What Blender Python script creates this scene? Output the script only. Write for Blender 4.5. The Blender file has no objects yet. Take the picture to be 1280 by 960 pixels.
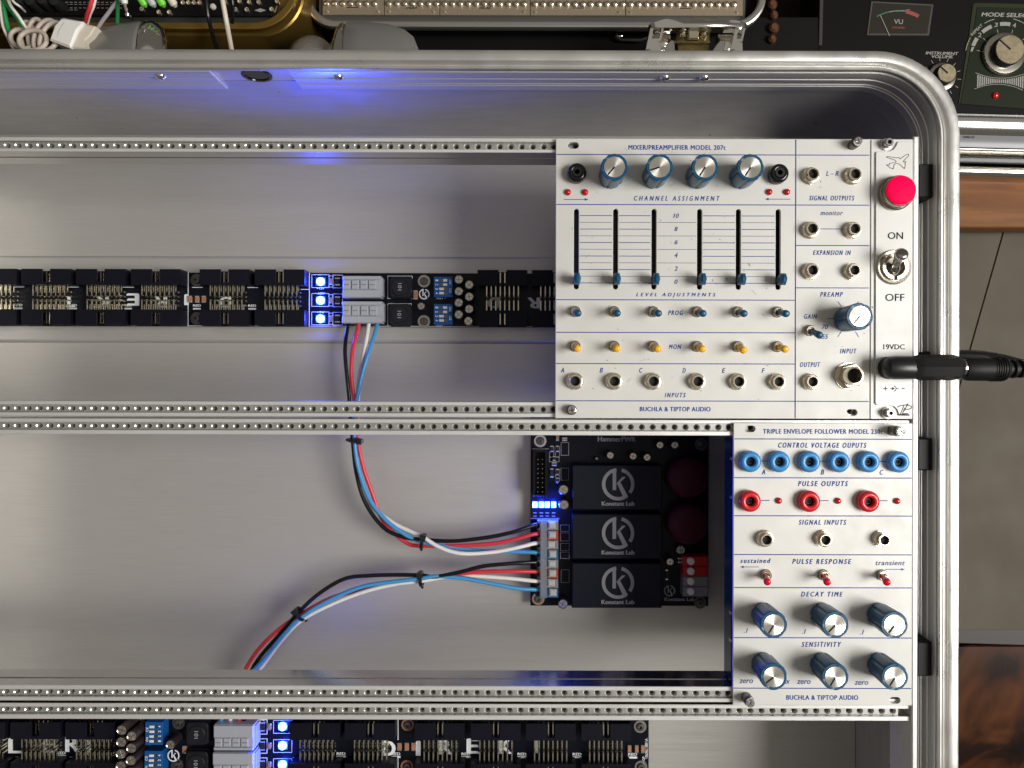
import bpy, bmesh, math, random
from math import sin, cos, pi, radians, atan2, hypot
random.seed(7)
R = random.random

# ------------------------------------------------------------------ camera, world, lights
S = 0.000368          # metres per layout unit (1 unit = 1 photograph pixel on the panel plane)
D = 961.0             # camera height above the panel plane, in layout units
sc = bpy.context.scene
col = sc.collection
cam_d = bpy.data.cameras.new('camera'); cam = bpy.data.objects.new('camera', cam_d); col.objects.link(cam)
cam_d.sensor_width = 36.0; cam_d.lens = 961.0/1280*36
cam_d.shift_x = -25/1280; cam_d.shift_y = 5/1280
cam_d.clip_start = 0.02; cam_d.clip_end = 20
cam.location = (0, 0, D*S); cam.rotation_euler = (0, 0, radians(0.14))
sc.camera = cam

w = bpy.data.worlds.new('World'); sc.world = w; w.use_nodes = True
wn = w.node_tree.nodes; wl = w.node_tree.links
bg = wn['Background']; bg.inputs[0].default_value = (0.90, 0.82, 0.71, 1); bg.inputs[1].default_value = 0.12

def area(name, loc, target, size, power, color, size_y=None):
    ld = bpy.data.lights.new(name, 'AREA'); ld.shape = 'RECTANGLE'; ld.size = size; ld.size_y = size_y or size
    ld.energy = power; ld.color = color
    o = bpy.data.objects.new(name, ld); col.objects.link(o); o.location = loc
    from mathutils import Vector
    o.rotation_euler = (Vector(target)-Vector(loc)).to_track_quat('-Z', 'Y').to_euler()
    return o
area('window_light', (1.05, -0.12, 1.12), (0.05, 0, 0), 0.66, 28.5, (1.0, 0.985, 0.955), 0.70)
area('overhead_fill', (0.0, 0.15, 1.8), (0, 0.1, 0), 3.2, 4.6, (1.0, 0.95, 0.88), 2.6)  # broad overhead fill, added so the metal has something bright to reflect

sc.view_settings.view_transform = 'Standard'; sc.view_settings.look = 'None'
sc.view_settings.exposure = 0.0; sc.view_settings.gamma = 1.0
sc.cycles.max_bounces = 7; sc.cycles.sample_clamp_indirect = 6.0
try: sc.cycles.use_denoising = True
except Exception: pass

# ------------------------------------------------------------------ materials
MATS = {}
def mat(name, c, rough=0.5, metal=0.0, noise=0.0, scale=400.0, stretch=(1,1,1), bump=0.0, bscale=None,
        bstretch=None, emis=None, estr=0.0, trans=0.0, aniso=0.0, rnoise=0.0, coat=0.0, spec=0.5, ior=1.45, mottle=0.0, mscale=22.0):
    m = bpy.data.materials.new(name); m.use_nodes = True; MATS[name] = m
    n = m.node_tree.nodes; l = m.node_tree.links; p = n['Principled BSDF']
    p.inputs['Base Color'].default_value = (*c, 1); p.inputs['Roughness'].default_value = rough
    p.inputs['Metallic'].default_value = metal; p.inputs['Specular IOR Level'].default_value = spec
    p.inputs['IOR'].default_value = ior
    if trans: p.inputs['Transmission Weight'].default_value = trans
    if coat: p.inputs['Coat Weight'].default_value = coat; p.inputs['Coat Roughness'].default_value = 0.08
    if emis: p.inputs['Emission Color'].default_value = (*emis, 1); p.inputs['Emission Strength'].default_value = estr
    if noise or rnoise or bump or mottle:
        tc = n.new('ShaderNodeNewGeometry')
    def nz(sc_, st, det=4):
        mp = n.new('ShaderNodeMapping'); mp.inputs['Scale'].default_value = st; l.new(tc.outputs['Position'], mp.inputs['Vector'])
        t = n.new('ShaderNodeTexNoise'); t.inputs['Scale'].default_value = sc_; t.inputs['Detail'].default_value = det
        l.new(mp.outputs[0], t.inputs['Vector']); return t.outputs['Fac']
    if noise:
        f = nz(scale, stretch)
        r = n.new('ShaderNodeMapRange'); r.inputs[3].default_value = 1-noise; r.inputs[4].default_value = 1+noise
        r.inputs[1].default_value = 0.3; r.inputs[2].default_value = 0.7
        l.new(f, r.inputs[0])
        mx = n.new('ShaderNodeVectorMath'); mx.operation = 'SCALE'; mx.inputs[0].default_value = c; l.new(r.outputs[0], mx.inputs['Scale'])
        l.new(mx.outputs[0], p.inputs['Base Color'])
    if mottle:
        f = nz(mscale, (1,1,1), 5)
        r2 = n.new('ShaderNodeMapRange'); r2.inputs[1].default_value = .3; r2.inputs[2].default_value = .7
        r2.inputs[3].default_value = 1-mottle; r2.inputs[4].default_value = 1+mottle; l.new(f, r2.inputs[0])
        m2 = n.new('ShaderNodeVectorMath'); m2.operation = 'SCALE'; l.new(r2.outputs[0], m2.inputs['Scale'])
        if noise: l.new(mx.outputs[0], m2.inputs[0])
        else: m2.inputs[0].default_value = c
        l.new(m2.outputs[0], p.inputs['Base Color'])
        if not rnoise:
            r3 = n.new('ShaderNodeMapRange'); r3.inputs[1].default_value = .3; r3.inputs[2].default_value = .7
            r3.inputs[3].default_value = max(.05, rough-.09); r3.inputs[4].default_value = min(1, rough+.07)
            l.new(nz(mscale*2.7, (1,1,1), 6), r3.inputs[0]); l.new(r3.outputs[0], p.inputs['Roughness'])
    if rnoise:
        f = nz(scale*0.7, stretch)
        r = n.new('ShaderNodeMapRange'); r.inputs[1].default_value = .3; r.inputs[2].default_value = .7
        r.inputs[3].default_value = max(0.02, rough-rnoise); r.inputs[4].default_value = min(1, rough+rnoise)
        l.new(f, r.inputs[0]); l.new(r.outputs[0], p.inputs['Roughness'])
    if bump:
        f = nz(bscale or scale, bstretch or stretch, 3)
        b = n.new('ShaderNodeBump'); b.inputs['Strength'].default_value = bump; b.inputs['Distance'].default_value = 0.0004
        l.new(f, b.inputs['Height']); l.new(b.outputs[0], p.inputs['Normal'])
    if aniso:
        p.inputs['Anisotropic'].default_value = aniso
        tg = n.new('ShaderNodeTangent'); tg.direction_type = 'RADIAL'; tg.axis = 'Z'; l.new(tg.outputs[0], p.inputs['Tangent'])
    return m
panel_m = mat('panel_paint', (0.605,0.592,0.555), 0.50, 0.12, mottle=0.022, mscale=40, noise=0.07, scale=2600, bump=0.10, bscale=3500)
psu_m = mat('satin_aluminium', (0.63,0.62,0.59), 0.47, 0.12, mottle=0.02, noise=0.02, scale=900, stretch=(0.1,4,1))
rail_m = mat('rail_aluminium', (0.76,0.75,0.72), 0.36, 0.5, mottle=0.04, noise=0.06, scale=900, stretch=(0.15,3,3), rnoise=0.06)
railside_m = mat('rail_side', (0.62,0.61,0.60), 0.17, 1.0, noise=0.06, scale=400, stretch=(0.08,3,3), bump=0.05, bscale=500, bstretch=(0.1,5,5))
strip_m = mat('threaded_strip', (0.50,0.49,0.47), 0.34, 0.7, noise=0.12, scale=500)
hole_m = mat('hole_thread', (0.80,0.79,0.74), 0.25, 0.8)
holedark_m = mat('hole_dark', (0.02,0.02,0.018), 0.5)
floor_m = mat('brushed_aluminium', (0.545,0.522,0.475), 0.37, 0.55, mottle=0.05, mscale=9, noise=0.045, scale=520, stretch=(0.07,4,1), bump=0.09, bscale=1300, bstretch=(0.06,3,1), rnoise=0.05)
wall_m = mat('inner_wall_aluminium', (0.50,0.49,0.475), 0.36, 0.6, mottle=0.04, noise=0.06, scale=120, stretch=(0.3,0.3,2), bump=0.03, bscale=300)
rim_m = mat('rim_aluminium', (0.70,0.685,0.65), 0.33, 0.85, noise=0.02, scale=90, mottle=0.05, mscale=30)
trim_m = mat('trim_aluminium', (0.66,0.65,0.625), 0.36, 0.6, noise=0.03, scale=60, stretch=(.2,.2,4))
ink = mat('blue_ink', (0.030,0.062,0.27), 0.6, spec=0.15)
blk_ink = mat('black_ink', (0.015,0.012,0.02), 0.6, spec=0.1)
white_ink = mat('white_ink', (0.72,0.74,0.74), 0.6)
knob_m = mat('blue_knob_plastic', (0.003,0.068,0.145), 0.33, 0, bump=0.03, bscale=3000, rnoise=0.05, scale=1200)
cap_m = mat('spun_metal', (0.90,0.87,0.79), 0.27, 1.0, aniso=0.8)
chrome = mat('chrome', (0.84,0.82,0.78), 0.12, 1.0)
bezel_m = mat('bezel_metal', (0.42,0.37,0.30), 0.25, 1.0)
nickel = mat('nickel', (0.76,0.69,0.56), 0.19, 1.0)
steel = mat('steel', (0.50,0.48,0.45), 0.25, 1.0)
dark_steel = mat('dark_steel', (0.16,0.15,0.14), 0.35, 0.9)
blackp = mat('black_plastic', (0.012,0.012,0.013), 0.35, bump=0.04, bscale=2500)
blackg = mat('black_gloss', (0.008,0.008,0.008), 0.12)
rubber = mat('black_rubber', (0.009,0.0085,0.0085), 0.5, spec=0.25, noise=0.2, scale=900, bump=0.08, bscale=2500)
hole_black = mat('deep_black', (0.002,0.002,0.002), 0.7)
jblue = mat('sky_blue_plastic', (0.05,0.25,0.56), 0.24)
jred = mat('red_plastic', (0.60,0.018,0.025), 0.24)
redled = mat('red_led_lens', (0.50,0.003,0.006), 0.08, coat=0.6)
yellow = mat('yellow_plastic', (0.85,0.43,0.008), 0.28)
toggle_red = mat('red_toggle', (0.62,0.008,0.02), 0.24)
pink = mat('magenta_button', (0.90,0.0,0.045), 0.6, emis=(1.0,0.0,0.07), estr=0.5, spec=0.08)
brass = mat('brass', (0.62,0.45,0.18), 0.28, 1.0)
dark_brass = mat('dark_brass', (0.16,0.125,0.05), 0.35, 0.9, noise=0.3, scale=300)
pcb = mat('black_solder_mask', (0.003,0.004,0.009), 0.30, noise=0.3, scale=600, spec=0.25)
pcb_teal = mat('teal_circuit_board', (0.002,0.022,0.028), 0.25)
headm = mat('header_plastic', (0.006,0.006,0.011), 0.40, noise=0.2, scale=900, spec=0.2)
gold = mat('gold_pin', (0.70,0.645,0.52), 0.25, 1.0)
termg = mat('grey_terminal_plastic', (0.36,0.37,0.385), 0.42)
indm = mat('inductor_ferrite', (0.012,0.012,0.014), 0.5, spec=0.3, bump=0.05, bscale=1500)
dipm = mat('blue_dip_plastic', (0.004,0.085,0.27), 0.35)
whitep = mat('white_plastic', (0.74,0.72,0.67), 0.4)
capside = mat('capacitor_sleeve', (0.035,0.022,0.022), 0.3)
captop = mat('capacitor_top', (0.62,0.58,0.50), 0.22, 1.0)
smd = mat('ceramic_chip', (0.36,0.17,0.09), 0.45)
solder = mat('solder', (0.75,0.75,0.73), 0.22, 1.0)
led_m = mat('lit_blue_led', (0.3,0.5,1.0), 0.4, emis=(0.04,0.20,1.0), estr=26.0)
ledw_m = mat('lit_led_core', (0.8,0.9,1.0), 0.4, emis=(0.40,0.72,1.0), estr=26.0)
ledbase = mat('led_housing_glow', (0.10,0.22,0.8), 0.4)  # saturated blue puts the LED halo into the housing colour
w_blk = mat('black_wire', (0.006,0.006,0.007), 0.22)
w_red = mat('red_wire', (0.62,0.035,0.05), 0.30)
w_wht = mat('white_wire', (0.74,0.70,0.62), 0.32)
w_blu = mat('blue_wire', (0.06,0.28,0.52), 0.30)
brick_m = mat('brick_case', (0.004,0.006,0.014), 0.42, spec=0.25, bump=0.03, bscale=2000)
brick_ink = mat('grey_print', (0.33,0.32,0.33), 0.6)
redcap = mat('dark_red_film', (0.05,0.005,0.014), 0.45, spec=0.2, bump=0.05, bscale=900)
clear_m = mat('clear_plastic', (0.55,0.60,0.66), 0.15, trans=0.75)
orange_m = mat('orange_lever', (0.75,0.10,0.04), 0.35)
lgrey_m = mat('pale_grey_lever', (0.45,0.45,0.46), 0.35)
lblue_m = mat('light_blue_lever', (0.03,0.22,0.45), 0.35)
greenw = mat('green_insulation', (0.02,0.26,0.07), 0.35)
lime = mat('lime_plastic', (0.16,0.62,0.04), 0.35)
cream = mat('cream_plastic', (0.62,0.56,0.46), 0.42)
coilm = mat('old_white_cable', (0.50,0.43,0.36), 0.42)
brown_metal = mat('bronze_case', (0.25,0.155,0.035), 0.33, 0.8, noise=0.1, scale=30)
silver_dull = mat('dull_silver', (0.42,0.40,0.36), 0.28, 0.85)
champ = mat('champagne_panel', (0.33,0.265,0.19), 0.42, 0.6, noise=0.05, scale=800)
grip_m = mat('grey_grip', (0.26,0.255,0.24), 0.34, 0.55, bump=0.05, bscale=700)
blackbox = mat('black_leatherette', (0.005,0.0045,0.0045), 0.5, spec=0.15)
darkpanel = mat('dark_panel', (0.006,0.0055,0.0055), 0.4, spec=0.15)
greenpanel = mat('dark_green_panel', (0.012,0.017,0.008), 0.45, spec=0.15)
greentrim = mat('green_panel_edge', (0.026,0.031,0.014), 0.45, spec=0.15)
aged = mat('aged_silver', (0.40,0.34,0.22), 0.36, 0.95, noise=0.18, scale=500)
agedring = mat('aged_ring', (0.50,0.46,0.40), 0.22, 1.0)
faded_ink = mat('faded_print', (0.27,0.26,0.235), 0.6)
meterface = mat('meter_face', (0.024,0.021,0.016), 0.4, spec=0.2)
mgreen = mat('meter_green', (0.03,0.13,0.09), 0.6)
mred = mat('meter_red', (0.26,0.05,0.04), 0.6)
cabinet_m = mat('taupe_paint', (0.092,0.078,0.058), 0.6, spec=0.15, noise=0.03, scale=20, mottle=0.10, mscale=14)
groove_m = mat('taupe_groove', (0.06,0.045,0.032), 0.7)
greyband = mat('grey_rubber_trim', (0.20,0.20,0.21), 0.35)
darkwood = mat('dark_shelf', (0.022,0.014,0.010), 0.5)
mesh_m = mat('metal_mesh', (0.45,0.41,0.37), 0.3, 0.8, bump=0.9, bscale=1100)

def woodmat(name, c1, c2, c3, scale, stretch, dist, rough=0.3, kind='noise'):
    m = bpy.data.materials.new(name); m.use_nodes = True; n = m.node_tree.nodes; l = m.node_tree.links; p = n['Principled BSDF']
    p.inputs['Roughness'].default_value = rough; p.inputs['Specular IOR Level'].default_value = 0.2
    g = n.new('ShaderNodeNewGeometry'); mp = n.new('ShaderNodeMapping'); mp.inputs['Scale'].default_value = stretch
    l.new(g.outputs['Position'], mp.inputs['Vector'])
    t = n.new('ShaderNodeTexNoise'); t.inputs['Scale'].default_value = scale; t.inputs['Detail'].default_value = 6; t.inputs['Distortion'].default_value = dist
    l.new(mp.outputs[0], t.inputs['Vector'])
    r = n.new('ShaderNodeValToRGB'); r.color_ramp.elements[0].position = 0.34; r.color_ramp.elements[0].color = (*c1,1)
    r.color_ramp.elements[1].position = 0.68; r.color_ramp.elements[1].color = (*c3,1)
    e = r.color_ramp.elements.new(0.5); e.color = (*c2,1)
    l.new(t.outputs['Fac'], r.inputs[0]); l.new(r.outputs[0], p.inputs['Base Color'])
    return m
wood_m = woodmat('brown_wood', (0.125,0.042,0.009), (0.165,0.060,0.013), (0.20,0.077,0.019), 60, (0.25,2.5,2.5), 0.6, 0.4)
burl_m = woodmat('burl_wood', (0.004,0.0018,0.0014), (0.014,0.0045,0.002), (0.075,0.024,0.007), 13, (1,1,1), 2.2, 0.22)
desk_m = woodmat('dark_desk_wood', (0.012,0.008,0.006), (0.022,0.014,0.009), (0.03,0.02,0.012), 30, (0.3,3,3), 0.5, 0.4)

# ------------------------------------------------------------------ helpers
ABS = {}
def I(px, py, z=0.0):
    f = (D-z)/D
    return ((px-665)*f, (485-py)*f)
def thing(name, label, cat, at=(0,0,0), group=None):
    o = bpy.data.objects.new(name, None); o.empty_display_size = 0.01; col.objects.link(o)
    o.location = [a*S for a in at]; ABS[o.name] = tuple(at)
    o['label'] = label; o['category'] = cat
    if group: o['group'] = group
    return o
def tag(o, label, cat, group=None):
    o['label'] = label; o['category'] = cat
    if group: o['group'] = group
    return o
class MB:
    def __init__(s): s.v = []; s.f = []; s.m = []; s.cur = 0
    def add(s, vs, fs):
        b = len(s.v); s.v += vs
        for f in fs: s.f.append([b+i for i in f]); s.m.append(s.cur)
        return s
    def box(s, x0, x1, y0, y1, z0, z1, c=0.0):
        if x0 > x1: x0, x1 = x1, x0
        if y0 > y1: y0, y1 = y1, y0
        if c:
            vs = [(x0,y0,z0),(x1,y0,z0),(x1,y1,z0),(x0,y1,z0),(x0,y0,z1-c),(x1,y0,z1-c),(x1,y1,z1-c),(x0,y1,z1-c),
                  (x0+c,y0+c,z1),(x1-c,y0+c,z1),(x1-c,y1-c,z1),(x0+c,y1-c,z1)]
            fs = [(3,2,1,0),(8,9,10,11)]
            for a in (0,4):
                for i in range(4):
                    j = (i+1)%4; fs.append((a+i,a+j,a+4+j,a+4+i))
        else:
            vs = [(x0,y0,z0),(x1,y0,z0),(x1,y1,z0),(x0,y1,z0),(x0,y0,z1),(x1,y0,z1),(x1,y1,z1),(x0,y1,z1)]
            fs = [(3,2,1,0),(4,5,6,7)]+[(i,(i+1)%4,4+(i+1)%4,4+i) for i in range(4)]
        return s.add(vs, fs)
    def lathe(s, x, y, prof, seg=24, cap0=False, cap1=True, fn=None, ph=0.0):
        vs = []; fs = []
        for (r, z) in prof:
            for i in range(seg):
                a = 2*pi*i/seg+ph; k = r*(fn(a, z) if fn else 1)
                vs.append((x+k*cos(a), y+k*sin(a), z))
        for j in range(len(prof)-1):
            for i in range(seg):
                q = (i+1)%seg; fs.append((j*seg+i, j*seg+q, (j+1)*seg+q, (j+1)*seg+i))
        if cap0: fs.append(tuple(range(seg))[::-1])
        if cap1: fs.append(tuple((len(prof)-1)*seg+i for i in range(seg)))
        return s.add(vs, fs)
    def ring(s, x, y, r0, r1, z0, z1, seg=24):
        return s.lathe(x, y, [(r1,z0),(r1,z1),(r0,z1),(r0,z0)], seg, False, False)
    def prism(s, pts, z0, z1, c=0.0):
        n = len(pts); area_ = sum(pts[i][0]*pts[(i+1)%n][1]-pts[(i+1)%n][0]*pts[i][1] for i in range(n))
        if area_ < 0: pts = pts[::-1]
        vs = [(x,y,z0) for x,y in pts]+[(x,y,z1-c) for x,y in pts]
        fs = [tuple(range(n))[::-1]]+[(i,(i+1)%n,n+(i+1)%n,n+i) for i in range(n)]
        if c:
            cx = sum(p[0] for p in pts)/n; cy = sum(p[1] for p in pts)/n
            for x, y in pts:
                d = hypot(x-cx, y-cy) or 1; vs.append((x-(x-cx)/d*c*1.2, y-(y-cy)/d*c*1.2, z1))
            fs += [(n+i,n+(i+1)%n,2*n+(i+1)%n,2*n+i) for i in range(n)]+[tuple(2*n+i for i in range(n))]
        else: fs.append(tuple(n+i for i in range(n)))
        return s.add(vs, fs)
    def flat(s, pts, z):
        return s.add([(x,y,z) for x,y in pts], [tuple(range(len(pts)))])
    def xprism(s, prof, x0, x1):           # prof in (y, z), swept along x
        n = len(prof); vs = [(x0,y,z) for y,z in prof]+[(x1,y,z) for y,z in prof]
        a = sum(prof[i][0]*prof[(i+1)%n][1]-prof[(i+1)%n][0]*prof[i][1] for i in range(n))
        fs = [(i,(i+1)%n,n+(i+1)%n,n+i) for i in range(n)]+[tuple(range(n))[::-1], tuple(n+i for i in range(n))]
        if a < 0: fs = [f[::-1] for f in fs]
        return s.add(vs, fs)
    def tube(s, pts, r, seg=8, cap=True):
        from mathutils import Vector
        P = [Vector(p) for p in pts]; n = len(P); rs = r if isinstance(r, (list, tuple)) else [r]*n
        t = (P[1]-P[0]).normalized(); u = t.orthogonal().normalized(); vs = []
        for i in range(n):
            t2 = ((P[min(i+1,n-1)]-P[max(i-1,0)])).normalized()
            u = (u-t2*u.dot(t2)).normalized(); v = t2.cross(u)
            for k in range(seg):
                a = 2*pi*k/seg; q = P[i]+(u*cos(a)+v*sin(a))*rs[i]; vs.append(tuple(q))
        fs = [(i*seg+k, i*seg+(k+1)%seg, (i+1)*seg+(k+1)%seg, (i+1)*seg+k) for i in range(n-1) for k in range(seg)]
        if cap: fs += [tuple(range(seg))[::-1], tuple((n-1)*seg+k for k in range(seg))]
        return s.add(vs, fs)
    def stroke(s, pts, wd, z, closed=False):
        n = len(pts); m = n if closed else n-1
        for i in range(m):
            (x0,y0),(x1,y1) = pts[i], pts[(i+1)%n]; dx, dy = x1-x0, y1-y0; L = hypot(dx,dy) or 1; h = wd/2
            ex, ey = dx/L*h*0.6, dy/L*h*0.6; nx, ny = -dy/L*h, dx/L*h
            zz = z+0.004*(i%3)
            s.flat([(x0-ex+nx,y0-ey+ny),(x0-ex-nx,y0-ey-ny),(x1+ex-nx,y1+ey-ny),(x1+ex+nx,y1+ey+ny)], zz)
        return s
    def arc(s, cx, cy, r0, r1, a0, a1, z, n=20):
        pts = [(cx+r1*cos(a0+(a1-a0)*i/n), cy+r1*sin(a0+(a1-a0)*i/n)) for i in range(n+1)]
        ins = [(cx+r0*cos(a0+(a1-a0)*i/n), cy+r0*sin(a0+(a1-a0)*i/n)) for i in range(n+1)]
        for i in range(n): s.flat([ins[i], pts[i], pts[i+1], ins[i+1]] if a1>a0 else [ins[i+1], pts[i+1], pts[i], ins[i]], z)
        return s
    def text(s, body, x0, x1, yc, h, z, shear=0.0, bold=0.0, space=1.0, rot=0.0):
        """lettering fitted to x0..x1 (layout units), centred on yc with height h"""
        vs, fs = glyphs(body, shear, 0.0, space)
        ax = min(v[0] for v in vs); bx = max(v[0] for v in vs); ay = min(v[1] for v in vs); by = max(v[1] for v in vs)
        sx = (x1-x0)/(bx-ax); sy = h/(by-ay); cx = (x0+x1)/2
        out = []
        for v in vs:
            X = (v[0]-(ax+bx)/2)*sx; Y = (v[1]-(ay+by)/2)*sy
            out.append((cx+X*cos(rot)-Y*sin(rot), yc+X*sin(rot)+Y*cos(rot), z))
        s.add(out, fs)
        wb = 0.16+bold*14*abs(h)/6
        for q, (dx, dy) in enumerate(((-wb,0),(wb,0),(0,wb*.7))):
            s.add([(x+dx, y+dy, zz+0.012*(q+1)) for x,y,zz in out], fs)
        return s
    def mesh(s, name, mats, o=(0,0,0), smooth=35):
        me = bpy.data.meshes.new(name)
        me.from_pydata([((x-o[0])*S,(y-o[1])*S,(z-o[2])*S) for x,y,z in s.v], [], s.f)
        if not isinstance(mats, (list,tuple)): mats = [mats]
        for m in mats: me.materials.append(m)
        if len(mats) > 1: me.polygons.foreach_set('material_index', s.m)
        if smooth:
            me.polygons.foreach_set('use_smooth', [True]*len(me.polygons))
            me.set_sharp_from_angle(angle=radians(smooth))
        me.update(); return me
    def build(s, name, mats, parent=None, at=None, smooth=35, kind=None, label=None):
        """absolute coordinates in; origin at the parent's origin (or at)"""
        o = at if at is not None else (ABS[parent.name] if parent else (0,0,0))
        return link(name, s.mesh(name, mats, o, smooth), parent, o, kind, label)
GC = {}
def glyphs(body, shear, bold, space):
    k = (body, shear, bold, space)
    if k in GC: return GC[k]
    cu = bpy.data.curves.new('lettering', 'FONT'); cu.body = body; cu.size = 1; cu.shear = shear; cu.offset = bold
    cu.space_character = space; cu.resolution_u = 3; cu.fill_mode = 'FRONT'
    ob = bpy.data.objects.new('lettering', cu); col.objects.link(ob)
    me = bpy.data.meshes.new_from_object(ob)
    vs = [tuple(v.co) for v in me.vertices]; fs = [tuple(p.vertices) for p in me.polygons]
    # make every face look up
    out = []
    for f in fs:
        a = sum(vs[f[i]][0]*vs[f[(i+1)%len(f)]][1]-vs[f[(i+1)%len(f)]][0]*vs[f[i]][1] for i in range(len(f)))
        out.append(f if a > 0 else f[::-1])
    bpy.data.objects.remove(ob); bpy.data.meshes.remove(me); bpy.data.curves.remove(cu)
    GC[k] = (vs, out); return GC[k]
def link(name, me, parent=None, at=(0,0,0), kind=None, label=None):
    ob = bpy.data.objects.new(name, me); col.objects.link(ob)
    if parent:
        p = ABS[parent.name]; ob.parent = parent; ob.location = [(a-b)*S for a,b in zip(at,p)]
    else: ob.location = [a*S for a in at]
    ABS[ob.name] = tuple(at)
    if kind: ob['kind'] = kind
    if label: ob['label'] = label
    return ob
def stadium(cx, cy, wd, h, n=6):
    r = min(wd,h)/2; pts = []
    if h >= wd:
        for i in range(n+1): a = pi*i/n; pts.append((cx+r*cos(a), cy+h/2-r+r*sin(a)))
        for i in range(n+1): a = pi+pi*i/n; pts.append((cx+r*cos(a), cy-h/2+r+r*sin(a)))
    else:
        for i in range(n+1): a = -pi/2+pi*i/n; pts.append((cx+wd/2-r+r*cos(a), cy+r*sin(a)))
        for i in range(n+1): a = pi/2+pi*i/n; pts.append((cx-wd/2+r+r*cos(a), cy+r*sin(a)))
    return pts
def rrect(x0, x1, y0, y1, r, n=6):
    pts = []
    for cx, cy, a0 in ((x1-r,y1-r,0),(x0+r,y1-r,pi/2),(x0+r,y0+r,pi),(x1-r,y0+r,3*pi/2)):
        for i in range(n+1): a = a0+pi/2*i/n; pts.append((cx+r*cos(a), cy+r*sin(a)))
    return pts
def plate(name, outline, holes, z0, z1, m, parent, bev=0.5, label=None):
    """sheet with real cut-outs: 2D curve filled, extruded, bevelled, turned into a mesh"""
    cu = bpy.data.curves.new(name, 'CURVE'); cu.dimensions = '2D'; cu.fill_mode = 'BOTH'
    for pts in [outline]+holes:
        sp = cu.splines.new('POLY'); sp.points.add(len(pts)-1); sp.use_cyclic_u = True
        for i, (x, y) in enumerate(pts): sp.points[i].co = (x, y, 0, 1)
    cu.extrude = (z1-z0)/2-bev; cu.bevel_depth = bev; cu.bevel_resolution = 1; cu.offset = -bev
    ob = bpy.data.objects.new(name, cu); col.objects.link(ob)
    me = bpy.data.meshes.new_from_object(ob)
    mb = MB(); zc = (z0+z1)/2
    mb.v = [(v.co.x, v.co.y, v.co.z+zc) for v in me.vertices]; mb.f = [list(p.vertices) for p in me.polygons]; mb.m = [0]*len(mb.f)
    bpy.data.objects.remove(ob); bpy.data.meshes.remove(me); bpy.data.curves.remove(cu)
    return mb.build(name, m, parent, smooth=30, label=label)
def spline(pts, n=8):
    out = []; P = [pts[0]]+list(pts)+[pts[-1]]
    for i in range(1, len(P)-2):
        a, b, c, d = P[i-1], P[i], P[i+1], P[i+2]
        for k in range(n):
            t = k/n; t2 = t*t; t3 = t2*t
            out.append(tuple(0.5*((2*b[j])+(-a[j]+c[j])*t+(2*a[j]-5*b[j]+4*c[j]-d[j])*t2+(-a[j]+3*b[j]-3*c[j]+d[j])*t3) for j in range(len(b))))
    out.append(tuple(pts[-1])); return out

# ------------------------------------------------------------------ setting
ZF = -245.0                    # case floor
mb = MB(); mb.box(-2600, 2600, -2400, 2400, -500, -471)
desk = mb.build('desk_surface', desk_m); desk['kind'] = 'structure'

# ------------------------------------------------------------------ the aluminium case
case = thing('equipment_case', 'open silver aluminium case with rounded corners holding the modules and power boards', 'equipment case', (0,0,ZF-17))
XR, YT, XL, YB, RC = 526.0, 416.0, -1000.0, -800.0, 104.0
def ring_path(start=None, end=None):
    """outer edge, clockwise from the top side; each point (centre, direction, radius)"""
    P = []
    def cor(cx, cy, a0):
        for i in range(15): a = a0-pi/2*i/14; P.append((cx, cy, cos(a), sin(a), RC))
    if start is not None: P.append((start, YT-RC, 0, 1, RC))
    cor(XR-RC, YT-RC, pi/2); cor(XR-RC, YB+RC, 0); cor(XL+RC, YB+RC, -pi/2); cor(XL+RC, YT-RC, pi)
    if end is not None: P.append((end, YT-RC, 0, 1, RC))
    return P
def sweep(name, prof, P, closed, m, smooth=30):
    mb = MB(); n = len(prof); vs = []
    for (cx, cy, dx, dy, r) in P:
        for (off, z) in prof: vs.append((cx+(r-off)*dx, cy+(r-off)*dy, z))
    fs = []; q = len(P)
    for i in range(q if closed else q-1):
        for k in range(n): fs.append((i*n+k, i*n+(k+1)%n, ((i+1)%q)*n+(k+1)%n, ((i+1)%q)*n+k))
    if not closed: fs += [tuple(range(n))[::-1], tuple((q-1)*n+k for k in range(n))]
    mb.add(vs, fs); o = mb.build(name, m, case, smooth=smooth)
    bm = bmesh.new(); bm.from_mesh(o.data); bmesh.ops.recalc_face_normals(bm, faces=bm.faces); bm.to_mesh(o.data); bm.free()
    o.data.set_sharp_from_angle(angle=radians(smooth)); return o
sweep('rim', [(0,-30),(0,14),(0.6,15.4),(2,16),(12,16),(13.2,15.4),(13.8,14),(15.2,9),(16,8.2),(17.8,8),(18.6,9),(19.2,12),(20,12.8),(21.6,12.8),(22.6,12),(23,10.5),(23,6),(20,6),(20,-30)], ring_path(), True, rim_m)
sweep('shell', [(1,-30.5),(1,-262),(20.4,-262),(20.4,-30.5)], ring_path(), True, wall_m)
sweep('inner_trim', [(20.4,5.5),(23.8,5.5),(24,5),(24,-12),(22.9,-12.6),(22.9,-15),(24,-15.6),(24,-27),(23,-27.6),(23,-30),(24,-30.6),(24,-33),(23,-33.6),(23,-36),(24,-36.6),(24,-50),(23.4,-52),(20.4,-53)], ring_path(-303, -402), False, trim_m)
mb = MB()
for i, (a, b) in enumerate([(XL+20.5, XR-20.5)]): mb.box(a, b, YB+20.5, YT-20.5, ZF-4, ZF)
mb.build('floor_plate', floor_m, case, smooth=0)
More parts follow.
